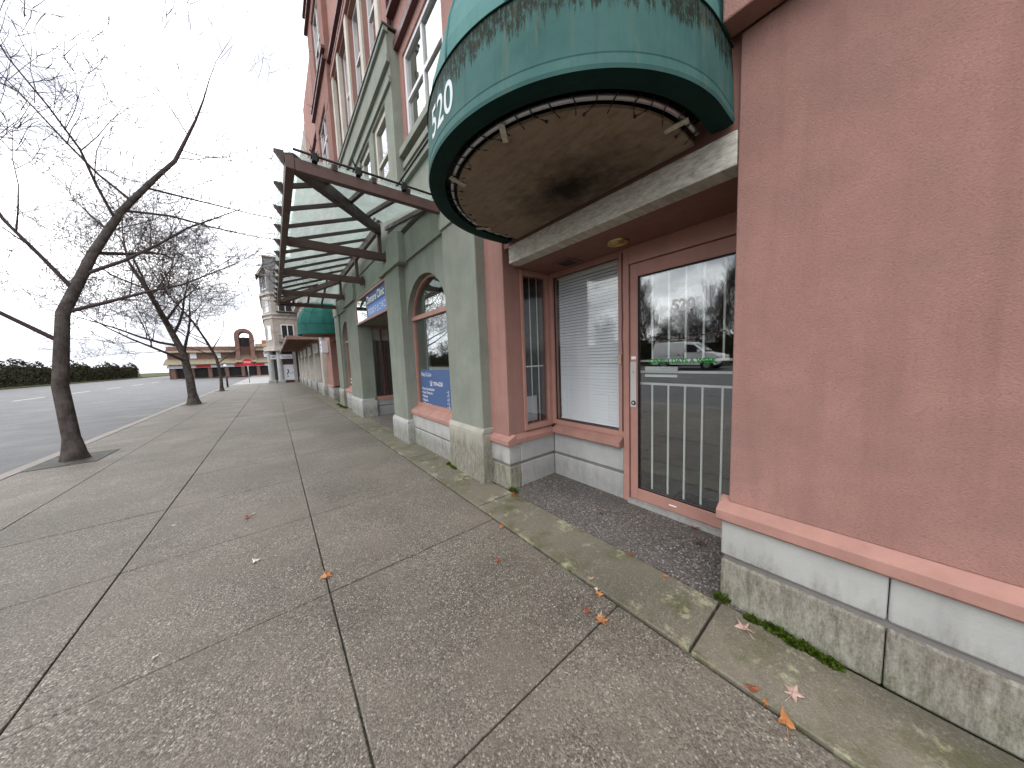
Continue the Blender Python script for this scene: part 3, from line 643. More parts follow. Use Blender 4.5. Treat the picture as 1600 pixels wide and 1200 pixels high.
# pilasters with plinth stones
def pilaster(y0, y1, x, zb, zt, bm, dx=.035, cap=True):
    part(MB().box(x, 2.05, y0, y1, zb, zt), 'pilaster', 'green_stucco', gs, .012)
    part(MB().box(x - dx, 2.05, y0 - .03, y1 + .03, -.02, zb - .045), 'plinth', bm, gs, .014)
    part(MB().prism([(x - dx, zb - .044), (x - .004, zb + .012), (2.0, zb + .012), (2.0, zb - .044)], y0 - .03, y1 + .03, 'y'), 'plinth_cap', bm, gs, .006)
pilaster(2.725, 3.46, 1.742, .60, 2.96, 'stone_dirty'); pilaster(4.976, 5.702, 1.70, .39, 2.95, 'stone'); pilaster(8.26, 9.52, 1.71, .46, 2.95, 'stone'); pilaster(11.0, 11.74, 1.742, .55, 2.96, 'stone_dirty')
# entablature: lower band, frieze panels, corbels and cap
part(MB().box(1.765, 2.0, 2.70, 4.90, 2.965, 3.375), 'frieze', 'green_stucco', gs, .008); part(MB().box(1.765, 2.0, 9.60, 11.76, 2.965, 3.375), 'frieze', 'green_stucco', gs, .008)
part(MB().box(1.72, 2.0, 2.70, 3.48, 2.958, 3.378), 'frieze_block', 'green_stucco_trim', gs, .010); part(MB().box(1.72, 2.0, 10.98, 11.76, 2.958, 3.378), 'frieze_block', 'green_stucco_trim', gs, .010)
for (a, b) in ((4.78, 5.94), (8.2, 9.62)):
    part(MB().box(1.655, 2.0, a, b, 2.945, 3.10), 'corbel', 'green_stucco_trim', gs, .010); part(MB().box(1.67, 2.0, a + .03, b - .03, 3.10, 3.42), 'corbel', 'green_stucco_trim', gs, .010)
part(MB().box(1.735, 2.0, 5.94, 8.2, 3.02, 3.40), 'frieze', 'green_stucco', gs, .008)
part(MB().box(1.715, 2.0, 5.95, 8.19, 2.94, 3.015), 'band', 'green_stucco_trim', gs, .006)
part(MB().box(1.725, 2.0, 2.69, 11.77, 3.42, 3.56), 'band', 'green_stucco_trim', gs, .008); part(MB().box(1.755, 2.0, 2.69, 11.77, 3.56, 3.98), 'frieze', 'green_stucco', gs, .006)
part(MB().box(1.70, 2.0, 2.69, 11.77, 3.98, 4.045), 'cornice', 'green_stucco_trim', gs, .008); part(MB().box(1.68, 2.0, 2.685, 11.775, 4.046, 4.066), 'flashing', 'flashing', gs)
# recessed entry
part(MB().box(1.806, 3.3, 5.70, 8.40, -.09, .002), 'recess_floor', 'pebble_floor', gs)
part(MB().box(1.78, 3.4, 5.70, 8.30, 2.335, 2.93), 'ceiling', 'green_stucco', gs); part(MB().box(3.2, 3.3, 5.6, 8.5, 0, 2.4), 'back_wall', 'dark_interior', gs)
part(MB().box(2.05, 3.3, 8.302, 8.5, .262, .41), 'base_stone', 'stone_clean', gs, .01); part(MB().box(2.05, 3.3, 8.302, 8.5, -.02, .24), 'base_stone', 'stone_clean', gs, .01); part(MB().box(2.05, 3.3, 8.32, 8.5, .23, .27), 'base_joint', 'stone_joint', gs)
ew = MB(); y0, y1 = 8.30, 8.40
for a in ((2.0, 2.06, .42, 2.34), (2.78, 2.86, .42, 2.34)): ew.box(a[0], a[1], y0, y1, a[2], a[3])
ew.box(2.06, 2.78, y0, y1, 2.27, 2.34); ew.box(2.06, 2.78, y0 - .02, y1, .42, .50); ew.box(1.99, 2.86, y0 - .03, y1, .41, .43)
ewf = part(ew, 'window', 'pink_frame', gs); part(MB().box(2.06, 2.78, 8.35, 8.356, .5, 2.27), 'pane', 'glass', ewf)
for x in (2.28, 2.52): part(MB().box(x - .015, x + .015, 8.33, 8.36, .5, 2.27), 'mullion', 'maroon_trim', ewf)
for x in (2.08, 2.30, 2.54): part(MB().box(x, x + .19, 8.42, 8.43, 1.98, 2.25), 'valance', 'cream_panel', ewf)
for x in (2.2, 2.35, 2.43, 2.62): part(MB().box(x, x + .05, 8.55, 8.58, .5, 2.0), 'blind_strip', 'maroon_trim', ewf)
part(MB().box(2.0, 3.3, 9.2, 9.25, 0, 2.5), 'room_back', 'dark_interior', gs)
part(MB().box(2.0, 3.3, 5.6, 5.70, 0, 2.4), 'side_wall', 'green_stucco', gs)
# sign over the entry
sg = thing('shop_sign', (1.73, 7.0, 2.32), 'framed blue and clear fascia sign of the denture clinic over the recessed entry', 'sign')
part(rect_frame(5.70, 8.25, 2.335, 2.925, .045, 1.705, 1.775), 'frame', 'pink_frame', sg, .004); part(MB().box(1.712, 1.775, 5.72, 8.23, 2.325, 2.334), 'underside', 'maroon_trim', sg)
part(MB().box(1.7355, 1.745, 5.746, 7.23, 2.381, 2.879), 'face', 'blue_panel', sg); part(MB().box(1.7355, 1.745, 7.235, 8.204, 2.381, 2.879), 'face', 'metal_plate', sg)
part(MB().box(1.7345, 1.7352, 5.75, 7.22, 2.63, 2.875), 'face', 'blue_decal', sg)
tx = MB().text('Denture Clinic', .22, (1.733, 7.20, 2.68), NY, UZ, sx=.98, off=.003); tx.text('專業鑲牙全口半口', .165, (1.733, 7.19, 2.44), NY, UZ, sx=1.05); part(tx, 'lettering', 'white_letter', sg)
part(MB().box(1.72, 1.724, 7.235, 8.204, 2.381, 2.879), 'pane', 'glass_bright', sg)
# projecting bay with windows above the canopy
BX = 1.72; BY0, BY1 = 4.77, 9.75
part(MB().wall(BX, 2.1, (BY0, BY1), (4.067, 6.25), [(5.12, 5.86, 4.45, 5.48), (6.12, 6.86, 4.45, 5.48), (7.66, 8.40, 4.45, 5.48), (8.64, 9.38, 4.45, 5.48)]), 'bay_wall', 'green_stucco', gs)
for y in (5.12, 6.12, 7.66, 8.64): casement(gs, y, y + .74, 4.45, 5.48, BX + .05, mull=(), trans=(4.85,), fr='cream_panel', t=.09)
for z0, z1, d in ((5.53, 5.62, .035), (5.80, 5.90, .05), (6.20, 6.27, .07)): part(MB().box(BX - d, BX - .001, BY0 - d * .3, BY1 + d * .3, z0, z1), 'band', 'green_stucco_trim', gs, .006)
part(MB().box(BX - .03, BX - .0005, BY0, BY1, 5.91, 6.195), 'parapet', 'green_stucco_trim', gs, .004); part(MB().box(BX - .085, 2.0, BY0 - .03, BY1 + .03, 6.271, 6.30), 'flashing', 'flashing', gs)
# third storey behind the bay
part(MB().wall(XP, 2.4, (4.802, 12.0), (4.07, 12.8), [(5.62, 6.42, 6.7, 8.78), (6.62, 7.5, 6.7, 8.78), (7.72, 8.52, 6.7, 8.78), (8.68, 9.3, 6.7, 8.78)]), 'upper_wall', 'pink_stucco', gs)
for a, b in ((5.62, 6.42), (6.62, 7.5), (7.72, 8.52), (8.68, 9.3)):
    casement(gs, a, b, 6.7, 8.78, XP + .10, trans=(7.85,), fr='white_frame', t=.05)
for y in (5.52, 6.52, 7.61, 8.60, 9.36): part(MB().box(XP - .04, XP + .05, y - .085, y + .085, 6.4, 8.84), 'casing', 'cream_panel', gs, .006)
part(MB().box(XP - .06, XP - .001, 5.44, 9.44, 8.841, 8.96), 'belt_course', 'pink_stucco', gs, .006); part(MB().box(XP - .10, XP - .001, 4.9, 9.9, 9.25, 9.33), 'belt_course', 'maroon_trim', gs); part(MB().box(XP - .07, XP - .001, 4.95, 9.9, 8.97, 9.02), 'belt_course', 'maroon_trim', gs)
part(MB().wall(1.735, 1.858, (9.45, 12.0), (6.6, 12.8), [(10.0, 11.2, 9.7, 11.6), (10.1, 11.5, 7.2, 8.7)]), 'bay_wall', 'pink_stucco_dark', gs)
casement(gs, 10.0, 11.2, 9.7, 11.6, 1.80, mull=(10.6,), trans=(10.7,)); casement(gs, 10.1, 11.5, 7.2, 8.7, 1.80, mull=(10.8,), trans=(8.1,))
for z in (9.3, 9.55, 11.9, 12.4): part(MB().box(1.65, 1.734, 9.42, 12.05, z, z + .08), 'belt_course', 'maroon_trim', gs)
# downpipe head (small boxes at the ledge)
# ================================================================== GLASS CANOPY
cn = thing('glass_canopy', (1.70, 7.25, 3.1), 'hipped glass entrance canopy on brown steel frame above the arched windows', 'canopy')
cx0, cyn, cyf, ez, rz, ryn, ryf, wx = .27, 3.45, 11.05, 3.21, 3.68, 5.52, 9.30, 1.70
part(MB().beam((cx0, cyn - .04, ez), (cx0, cyf + .04, ez), .07, .11), 'eave_beam', 'brown_steel', cn, .004)
part(MB().beam((cx0 + .036, cyn, ez), (wx + .05, cyn, ez), .07, .11), 'eave_beam', 'brown_steel', cn, .004); part(MB().beam((cx0 + .036, cyf, ez), (wx + .05, cyf, ez), .07, .11), 'eave_beam', 'brown_steel', cn, .004)
for y in (5.52, 7.30, 9.30):
    part(MB().beam((cx0 + .036, y, ez - .005), (wx - .04, y, ez - .005), .09, .12), 'tie_beam', 'brown_steel', cn, .004); part(MB().box(wx - .04, wx + .0, y - .09, y + .09, ez - .09, ez + .08), 'wall_plate', 'brown_steel', cn)
    part(MB().box(wx - .13, wx - .07, y - .03, y + .03, ez + .056, rz - .02), 'post', 'brown_steel', cn)
part(MB().beam((cx0, cyn, ez + .03), (wx - .10, ryn, rz - .03), .09, .13), 'hip_rafter', 'brown_steel_dark', cn, .004); part(MB().beam((cx0, cyf, ez + .03), (wx - .10, ryf, rz - .03), .09, .13), 'hip_rafter', 'brown_steel', cn, .004)
part(MB().beam((wx - .10, ryn - .05, rz), (wx - .10, ryf + .05, rz), .06, .12), 'ridge_beam', 'brown_steel', cn, .004)
# sloping glazing bars and panes
def slope_z(x): return ez + .07 + (x - cx0) / (wx - .1 - cx0) * (rz - ez + .02)
def xtop(y): return cx0 + (wx - .1 - cx0) * min(1, max(0, (y - cyn) / (ryn - cyn)), max(0, (cyf - y) / (cyf - ryf)))
ny = 13; step = (cyf - cyn) / ny
for i in range(ny + 1):
    y = cyn + i * step; xt = xtop(y)
    if xt - cx0 > .1: part(MB().beam((cx0 - .06, y, slope_z(cx0 - .06)), (xt, y, slope_z(xt)), .034, .045), 'glazing_bar', 'brown_steel_dark', cn)
    part(MB().prism([(cx0 - .11, slope_z(cx0) + .01), (cx0 - .04, slope_z(cx0) - .09), (cx0 - .036, slope_z(cx0) + .02)], y - .03, y + .03, 'y'), 'bracket', 'brown_steel_dark', cn)
    if i < ny:
        ya, yb = y + .012, y + step - .012; ta, tb = xtop(ya), xtop(yb); m = MB(); e0 = cx0 - .075; th = .010
        lo = [(e0, ya, slope_z(e0) + .028), (max(ta, e0 + .05), ya, slope_z(max(ta, e0 + .05)) + .028), (max(tb, e0 + .05), yb, slope_z(max(tb, e0 + .05)) + .028), (e0, yb, slope_z(e0) + .028)]
        hi = [(a, b, c_ + th) for a, b, c_ in lo]; m.face(lo[::1]); m.face(hi[::-1])
        for q in range(4): m.face([lo[q], hi[q], hi[(q + 1) % 4], lo[(q + 1) % 4]])
        part(m, 'pane', 'canopy_glass', cn)
def slope_end(y, near): 
    t = ((y - cyn) / (ryn - cyn)) if near else ((cyf - y) / (cyf - ryf)); return ez + .07 + t * (rz - ez + .02)
for near in (True, False):
    xs = [cx0 + (wx - cx0) * q / 4 for q in range(5)]; yE, yR = (cyn, ryn) if near else (cyf, ryf)
    def yt(x): return yE + (yR - yE) * min(1, max(0, (x - cx0) / (wx - .1 - cx0)))
    for q, x in enumerate(xs):
        if q and q < 4: part(MB().beam((x, yE + (-.05 if near else .05), slope_end(yE, near)), (x, yt(x), slope_end(yt(x), near)), .045, .05), 'glazing_bar', 'brown_steel_dark', cn)
        if q < 4:
            a, b = x + .012, xs[q + 1] - .012; lo = [(a, yE, slope_end(yE, near) + .028), (b, yE, slope_end(yE, near) + .028), (b, yt(b), slope_end(yt(b), near) + .028), (a, yt(a), slope_end(yt(a), near) + .028)]
            if not near: lo = lo[::-1]
            hi = [(u, v_, c_ + .01) for u, v_, c_ in lo]; m = MB(); m.face(lo[::-1]); m.face(hi)
            for s_ in range(4): m.face([lo[s_], lo[(s_ + 1) % 4], hi[(s_ + 1) % 4], hi[s_]])
            part(m, 'pane', 'canopy_glass', cn)
part(MB().beam((wx + .02, cyn, ez + .09), (wx + .02, ryn, rz + .02), .03, .06), 'wall_flashing', 'brown_steel_dark', cn)
part(MB().tube([(cx0 + .03, cyn - .05, ez + .115), (wx, cyn - .05, ez + .115)], .011, 6), 'glass_edge_rod', 'black', cn)
for q in (.10, .36, .68):
    x = cx0 + (wx - cx0) * q + .05; m = MB(); m.box(x - .022, x + .022, cyn - .075, cyn - .02, ez + .06, ez + .135); m.tube([(x - .03, cyn - .05, ez + .105), (x + .035, cyn - .05, ez + .10)], .026, 7)
    for d in range(9): a_ = rnd.uniform(-1, 1); m.beam((x + a_ * .02, cyn - .05, ez + .12), (x + a_ * .055, cyn - .05 + rnd.uniform(-.04, .03), ez + .125 + rnd.uniform(.01, .07)), .006, .006)
    part(m, 'glass_clamp', 'black', cn, .004)

# ================================================================== FAR PINK SHOP AND BEIGE ROW
ps = thing('shop_building', (1.86, 13.6, 0), 'pink shop building under the dark green dome awning', 'building')
part(MB().box(1.86, 2.6, 11.76, 12.05, .5, 2.9), 'pier', 'pink_stucco', ps); part(MB().box(1.86, 2.6, 14.0, 15.55, .5, 2.9), 'pier', 'pink_stucco', ps)
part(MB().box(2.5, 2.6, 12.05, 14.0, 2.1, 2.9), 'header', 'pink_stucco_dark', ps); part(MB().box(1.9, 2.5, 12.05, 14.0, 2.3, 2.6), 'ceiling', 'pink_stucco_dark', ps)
dd = part(rect_frame(12.1, 13.1, .03, 2.1, .07, 2.5, 2.55), 'door', 'pink_frame', ps); part(MB().box(2.52, 2.526, 12.17, 13.03, .1, 2.03), 'pane', 'glass', dd)
dd = part(rect_frame(13.1, 14.0, .5, 2.1, .06, 2.5, 2.55), 'window', 'pink_frame', ps); part(MB().box(2.52, 2.526, 13.16, 13.94, .56, 2.04), 'pane', 'glass', dd)
for a, b in ((11.76, 12.07), (13.98, 15.55)):
    part(MB().box(1.83, 2.6, a, b, -.02, .44), 'base_stone', 'stone', ps, .01); part(MB().prism([(1.80, .44), (1.80, .49), (1.9, .55), (1.9, .44)], a, b, 'y'), 'ledge', 'pink_ledge', ps)
part(MB().box(2.9, 3.0, 11.8, 15.5, 0, 2.9), 'back_wall', 'dark_interior', ps)
part(MB().wall(1.86, 2.3, (12.001, 15.6), (2.9, 12.0), [(12.5, 13.7, 4.6, 5.9), (14.3, 15.2, 4.6, 5.9), (12.5, 13.7, 7.4, 8.8), (14.3, 15.2, 7.4, 8.8)]), 'upper_wall', 'pink_stucco', ps)
for a, b in ((12.5, 13.7), (14.3, 15.2)):
    for z in (4.6, 7.4): casement(ps, a, b, z, z + 1.3, 1.9, mull=((a + b) / 2,))
for z in (4.1, 6.1, 9.3): part(MB().box(1.78, 1.859, 12.0, 15.6, z, z + .1), 'belt_course', 'maroon_trim', ps)
s1 = thing('hanging_sign', (1.80, 14.9, 1.9), 'small white lettered sign box on the far pink pier', 'sign')
part(MB().box(1.62, 1.855, 14.55, 15.0, 1.90, 2.38), 'box', 'poster_white', s1, .01); tx = MB(); tx.box(1.616, 1.6185, 14.62, 14.93, 2.20, 2.25); tx.box(1.616, 1.6185, 14.68, 14.88, 2.05, 2.09); part(tx, 'lettering', 'grey_letter', s1)

bs = thing('shop_building', (1.8, 23, 0), 'long beige shop row with cream columns under a flat brown canopy', 'building')
part(MB().wall(1.95, 2.3, (15.6, 32), (0, 12), [(16.6 + 3.05 * i, 18.9 + 3.05 * i, .55, 2.0) for i in range(5)] + [(16.4 + 3.05 * i, 17.6 + 3.05 * i, 4.2, 5.8) for i in range(5)] + [(16.4 + 3.05 * i, 17.6 + 3.05 * i, 7, 8.6) for i in range(5)]), 'wall', 'beige_stucco', bs)
for i in range(5):
    y = 16.6 + 3.05 * i; f = part(rect_frame(y, y + 2.3, .55, 2.0, .06, 1.98, 2.05), 'window', 'pink_frame', bs); part(MB().box(2.0, 2.006, y + .06, y + 2.24, .6, 1.95), 'pane', 'glass', f)
    part(MB().box(1.75, 1.97, y + .1, y + 2.2, -.02, .5), 'base_stone', 'stone', bs, .01)
    for z in (4.2, 7.0): casement(bs, y - .2, y + 1.0, z, z + 1.6, 1.99, mull=(y + .4,))
for i in range(6):
    y = 15.75 + 3.05 * i - .1
    part(MB().box(1.72, 1.96, y, y + .62, .46, 2.62), 'column', 'beige_trim', bs, .01); part(MB().box(1.68, 1.97, y - .05, y + .67, -.02, .46), 'plinth', 'stone', bs, .01)
part(MB().box(1.74, 1.949, 15.6, 32, 2.62, 2.95), 'frieze', 'beige_trim', bs); part(MB().box(1.7, 1.949, 15.6, 32, 5.95, 6.15), 'band', 'beige_trim', bs); part(MB().box(1.7, 1.949, 15.6, 32, 3.6, 3.75), 'band', 'beige_trim', bs)
for i, y in enumerate((17.6, 20.7, 23.8, 26.8)):
    h = thing('hanging_sign', (1.7, y, 2.0), ['pale framed sign hanging between the first two cream columns past the far pink pier', 'pale framed sign hanging past the second cream column', 'pale framed sign hanging past the third cream column', 'pale framed sign hanging nearest the grey corner tower'][i], 'sign', 'signs hanging between the cream columns')
    part(MB().box(1.66, 1.71, y - .75, y + .75, 2.02, 2.40), 'board', 'cream_panel', h, .006); part(rect_frame(y - .78, y + .78, 1.99, 2.43, .03, 1.65, 1.72), 'frame', 'white_frame', h)
    for e in (-.6, .6): part(MB().tube([(1.685, y + e, 2.43), (1.685, y + e, 2.55)], .01, 6), 'hanger', 'flashing', h)
fc = thing('flat_canopy', (1.7, 24, 2.55), 'flat brown slatted canopy along the beige shop row', 'canopy')
part(MB().beam((.56, 16.2, 2.64), (.56, 31.6, 2.64), .07, .16), 'edge_beam', 'canopy_brown', fc); part(MB().beam((.6, 16.2, 2.64), (1.72, 16.2, 2.64), .07, .16), 'edge_beam', 'canopy_brown', fc); part(MB().beam((1.70, 16.2, 2.64), (1.70, 31.6, 2.64), .06, .12), 'edge_beam', 'canopy_brown', fc)
part(MB().box(.6, 1.7, 16.24, 31.6, 2.70, 2.72), 'roof_sheet', 'canopy_brown', fc)
for i in range(16): part(MB().beam((.6, 17.0 + i * .93, 2.65), (1.67, 17.0 + i * .93, 2.65), .08, .09), 'rafter', 'canopy_brown', fc)

# corner tower at the end of the row
tw = thing('corner_tower', (.6, 33, 0), 'beige corner tower with grey gabled top storey at the end of the row', 'building')
def fac(z0, z1, e=0.): return [(1.95, 32.0 - e), (.25 - e * .3, 32.0 - e), (-.32 - e, 33.4 - e * .3), (-.32 - e, 40), (3, 40), (3, 32 - e)]
part(MB().prism(fac(0, 0), 2.95, 9.3, 'z'), 'wall', 'beige_stucco', tw)
for z, h, e in ((2.75, .35, .22), (5.45, .12, .08), (5.75, .14, .12), (7.40, .2, .14)): part(MB().prism(fac(0, 0, e), z, z + h, 'z'), 'belt_course', 'beige_trim', tw)
part(MB().prism(fac(0, 0, .03), 7.602, 9.25, 'z'), 'siding', 'siding', tw)
def twin(x0, x1, z0, z1, nm=2):
    f = MB(); f.box(x0, x1, 31.93, 31.99, z0, z0 + .07); f.box(x0, x1, 31.93, 31.99, z1 - .07, z1); f.box(x0, x0 + .07, 31.93, 31.99, z0 + .07, z1 - .07); f.box(x1 - .07, x1, 31.93, 31.99, z0 + .07, z1 - .07)
    if nm > 1: f.box((x0 + x1) / 2 - .03, (x0 + x1) / 2 + .03, 31.93, 31.99, z0 + .07, z1 - .07)
    w_ = part(f, 'window', 'white_frame', tw); part(MB().box(x0 + .05, x1 - .05, 31.975, 31.985, z0 + .05, z1 - .05), 'pane', 'black', w_); return w_
twin(.75, 1.65, 3.75, 4.95); twin(.7, 1.7, 6.0, 7.1); twin(.9, 1.6, 8.0, 8.9)
# facet windows
def facet_win(z0, z1):
    a, b = Vector((.25, 32, 0)), Vector((-.32, 33.4, 0)); d = (b - a).normalized(); nrm = Vector((-d.y, d.x, 0)); nrm = nrm if nrm.y < 0 else -nrm
    c0, c1 = a + d * .35 + nrm * .02, a + d * 1.1 + nrm * .02; m = MB(); m.face([(c0.x, c0.y, z0), (c1.x, c1.y, z0), (c1.x, c1.y, z1), (c0.x, c0.y, z1)]); 
    w_ = MB(); 
    for p_, q_ in ((c0, c0 + d * .08), (c1 - d * .08, c1)): w_.beam((p_.x, p_.y, z0), (p_.x, p_.y, z1), .07, .05)
    w_.beam((c0.x, c0.y, z0), (c1.x, c1.y, z0), .06, .08); w_.beam((c0.x, c0.y, z1), (c1.x, c1.y, z1), .06, .08)
    f = part(w_, 'window', 'white_frame', tw); part(m, 'pane', 'glass_upper', f)
for z in (3.7, 6.0, 7.9): facet_win(z, z + 1.15)
for z in (3.45, 6.0):
    bal = MB(); bal.box(.55, 1.75, 31.55, 31.95, z - .06, z); 
    for q in range(13): bal.box(.57 + q * .095, .585 + q * .095, 31.56, 31.575, z, z + .5)
    bal.box(.55, 1.75, 31.55, 31.59, z + .5, z + .54); part(bal, 'balcony', 'flashing', tw)
# gables and roof
def gable(x0, x1, y, z0, zt, dep):
    xm = (x0 + x1) / 2; g_ = MB().prism([(x0 + .1, z0), (x1 - .1, z0), (xm, zt - .1)], y, y + dep, 'y'); part(g_, 'gable', 'beige_stucco', tw)
    rf = MB(); rf.beam((x0, y - .12, z0), (xm, y - .12, zt), .3, .12); rf.beam((x1, y - .12, z0), (xm, y - .12, zt), .3, .12); part(rf, 'barge_board', 'beige_trim', tw)
    rr = MB(); rr.face([(x0 - .1, y - .3, z0 - .05), (xm, y - .3, zt + .08), (xm, y + dep, zt + .08), (x0 - .1, y + dep, z0 - .05)]); rr.face([(x1 + .1, y - .3, z0 - .05), (x1 + .1, y + dep, z0 - .05), (xm, y + dep, zt + .08), (xm, y - .3, zt + .08)]); part(rr, 'roof', 'siding', tw)
gable(.7, 2.4, 31.95, 9.2, 10.3, 3); gable(-.45, .45, 32.6, 9.0, 9.75, 2)
part(MB().box(.1, 3, 33.2, 38, 9.3, 10.75), 'chimney_block', 'siding', tw); part(MB().box(.0, 3.1, 33.1, 38.1, 10.75, 10.85), 'cap', 'beige_trim', tw)
# ground floor of the tower
for x, y in ((-.16, 33.2), (.46, 32.25)): part(MB().cyl((x, y), .2, 'z', 0, 2.75, 20), 'column', 'stone_clean', tw); part(MB().cyl((x, y), .26, 'z', -.02, .25, 20), 'plinth', 'stone_clean', tw) if False else part(MB().box(x - .27, x + .27, y - .27, y + .27, -.1, .25), 'plinth', 'stone_clean', tw)
part(MB().box(.60, 1.95, 32.3, 32.5, 0, 2.75), 'wall', 'maroon_trim', tw); part(MB().box(-.2, .5, 33.6, 33.8, 0, 2.75), 'wall', 'dark_interior', tw); part(MB().box(1.38, 1.6, 31.9, 32.3, 0, 2.75), 'pier', 'stone_clean', tw)
part(MB().box(.65, 1.37, 32.25, 32.298, .22, 1.55), 'poster', 'poster_white', tw)
tx = MB().text('?', .95, (.78, 32.245, .5), (1, 0, 0), UZ); tx.text('LOVE', .25, (.98, 32.245, .75), (1, 0, 0), UZ); part(tx, 'lettering', 'grey_letter', tw)
ss = thing('shop_sign', (.9, 32, 2.1), 'white lightbox reading Studio under the corner tower', 'sign')
part(MB().box(.52, 1.36, 31.95, 32.1, 2.05, 2.42), 'box', 'poster_white', ss, .01); part(MB().text('Studio', .26, (.94, 31.945, 2.15), (1, 0, 0), UZ, 'CENTER'), 'lettering', 'grey_letter', ss)
ss = thing('shop_sign', (.05, 33, 2.1), 'small square white sign between the grey tower columns', 'sign')
part(MB().box(-.12, .25, 32.8, 32.92, 2.05, 2.42), 'box', 'poster_white', ss, .01); part(MB().box(-.05, .18, 32.793, 32.799, 2.19, 2.28), 'lettering', 'grey_letter', ss)

# brown brick arcade building across the crossing
fb = thing('brick_building', (-8, 70, 0), 'brown brick shopping arcade with tan shingle roofs and a round entrance arch', 'building')
part(MB().box(-13, 3, 71, 90, 0, 5.2), 'wall', 'brick_brown', fb); part(MB().box(-1.4, 1.5, 74, 80, 5, 6.6), 'roof_block', 'brick_orange', fb)
def shed(x0, x1, y0, y1, z0, z1, nm='roof'): part(MB().prism([(y0, z0), (y1, z1), (y1, z0 - .1), (y0, z0 - .1)], x0, x1, 'x'), nm, 'roof_tan', fb)
shed(-13.2, -4.9, 69.0, 71.2, 2.35, 3.3); shed(-2.3, 3, 69.0, 71.2, 2.35, 3.3); shed(-5, -2.2, 69.2, 71.2, 2.5, 3.9); shed(-13.2, -5.0, 70.2, 73.5, 4.3, 5.4); shed(-2.3, 3, 70.2, 73.5, 4.55, 5.9)
m = MB(); n = 24; ax_, az, ro, ri = -3.6, 7.0, 1.25, .70
for i in range(n):
    t0, t1 = math.pi * i / n, math.pi * (i + 1) / n; q = lambda r_, t, y: (ax_ - r_ * math.cos(t), y, az + r_ * math.sin(t))
    for y, fl in ((69.6, 0), (72.5, 1)): m.face([q(ro, t0, y), q(ri, t0, y), q(ri, t1, y), q(ro, t1, y)])
    m.face([q(ro, t0, 69.6), q(ro, t1, 69.6), q(ro, t1, 72.5), q(ro, t0, 72.5)], True); m.face([q(ri, t0, 69.6), q(ri, t0, 72.5), q(ri, t1, 72.5), q(ri, t1, 69.6)], True)
m.box(ax_ - ro, ax_ - ri, 69.6, 72.5, 2.6, az); m.box(ax_ + ri, ax_ + ro, 69.6, 72.5, 2.6, az); part(m, 'arch', 'brick_brown', fb); part(MB().box(ax_ - ri, ax_ + ri, 72.2, 72.4, 2.6, 6.9), 'arch_back', 'dark_interior', fb)
part(MB().box(-13, 2.5, 69.9, 70.0, 1.72, 2.2), 'fascia', 'poster_white', fb)
for x0, x1 in ((-5.2, -3.6), (-3.2, -1.2), (-9.8, -8.1)): part(MB().box(x0, x1, 69.82, 69.9, 1.75, 2.18), 'fascia_sign', 'red_sign', fb)
for x in [-12.6 + 2.05 * i for i in range(8)]: part(MB().box(x, x + .45, 69.95, 70.4, 0, 1.72), 'pillar', 'brick_brown', fb); part(MB().box(x + .5, x + 2.0, 70.9, 70.98, .2, 1.7), 'shop_window', 'black', fb)
for x in (-10.5, -7.6, -1.2, .6): part(MB().box(x, x + .75, 70.95, 71.0 - .005, 3.3, 4.2), 'window', 'poster_white', fb)
# stop sign, bike rack, lamp
st = thing('stop_sign', (-2.05, 40.9, -.1), 'red octagonal stop sign on a thin pole at the crossing', 'sign')
part(MB().tube([(-2.05, 40.9, -.12), (-2.05, 40.9, 2.3)], .032, 8), 'pole', 'galvanised', st)
part(MB().prism([(-2.05 + .40 * math.cos(R(22.5 + 45 * i)), 1.98 + .40 * math.sin(R(22.5 + 45 * i))) for i in range(8)], 40.85, 40.866, 'y'), 'plate', 'red_sign', st)
part(MB().text('STOP', .25, (-2.05, 40.846, 1.90), (1, 0, 0), UZ, 'CENTER'), 'lettering', 'white_letter', st)
bk = thing('bike_rack', (-2.8, 31.3, 0), 'dark metal hoop bike rack by the kerb', 'bike rack')
part(MB().tube([(-2.85, 31.0, 0), (-2.85, 31.0, .75), (-2.85, 31.1, .86), (-2.85, 31.45, .86), (-2.85, 31.55, .75), (-2.85, 31.55, 0)], .03, 8), 'hoop', 'flashing', bk); part(MB().box(-2.92, -2.78, 30.93, 31.07, 0, .012), 'base_plate', 'flashing', bk); part(MB().box(-2.92, -2.78, 31.48, 31.62, 0, .012), 'base_plate', 'flashing', bk)
lp_ = thing('street_lamp', (-6.1, 66, 0), 'white globe lamp on a dark post before the brick arcade', 'lamp')
part(MB().tube([(-6.1, 66.5, -.05), (-6.1, 66.5, 1.75)], [.07, .045], 8), 'post', 'flashing', lp_)
m = MB(); nn = 10
for i in range(nn):
    for j in range(16):
        f_ = lambda a, b: (-6.1 + .2 * math.sin(math.pi * a / nn) * math.cos(2 * math.pi * b / 16), 66.5 + .2 * math.sin(math.pi * a / nn) * math.sin(2 * math.pi * b / 16), 1.92 - .2 * math.cos(math.pi * a / nn)); m.face([f_(i, j), f_(i, j + 1), f_(i + 1, j + 1), f_(i + 1, j)], True)
part(m, 'globe', 'lamp_white', lp_)

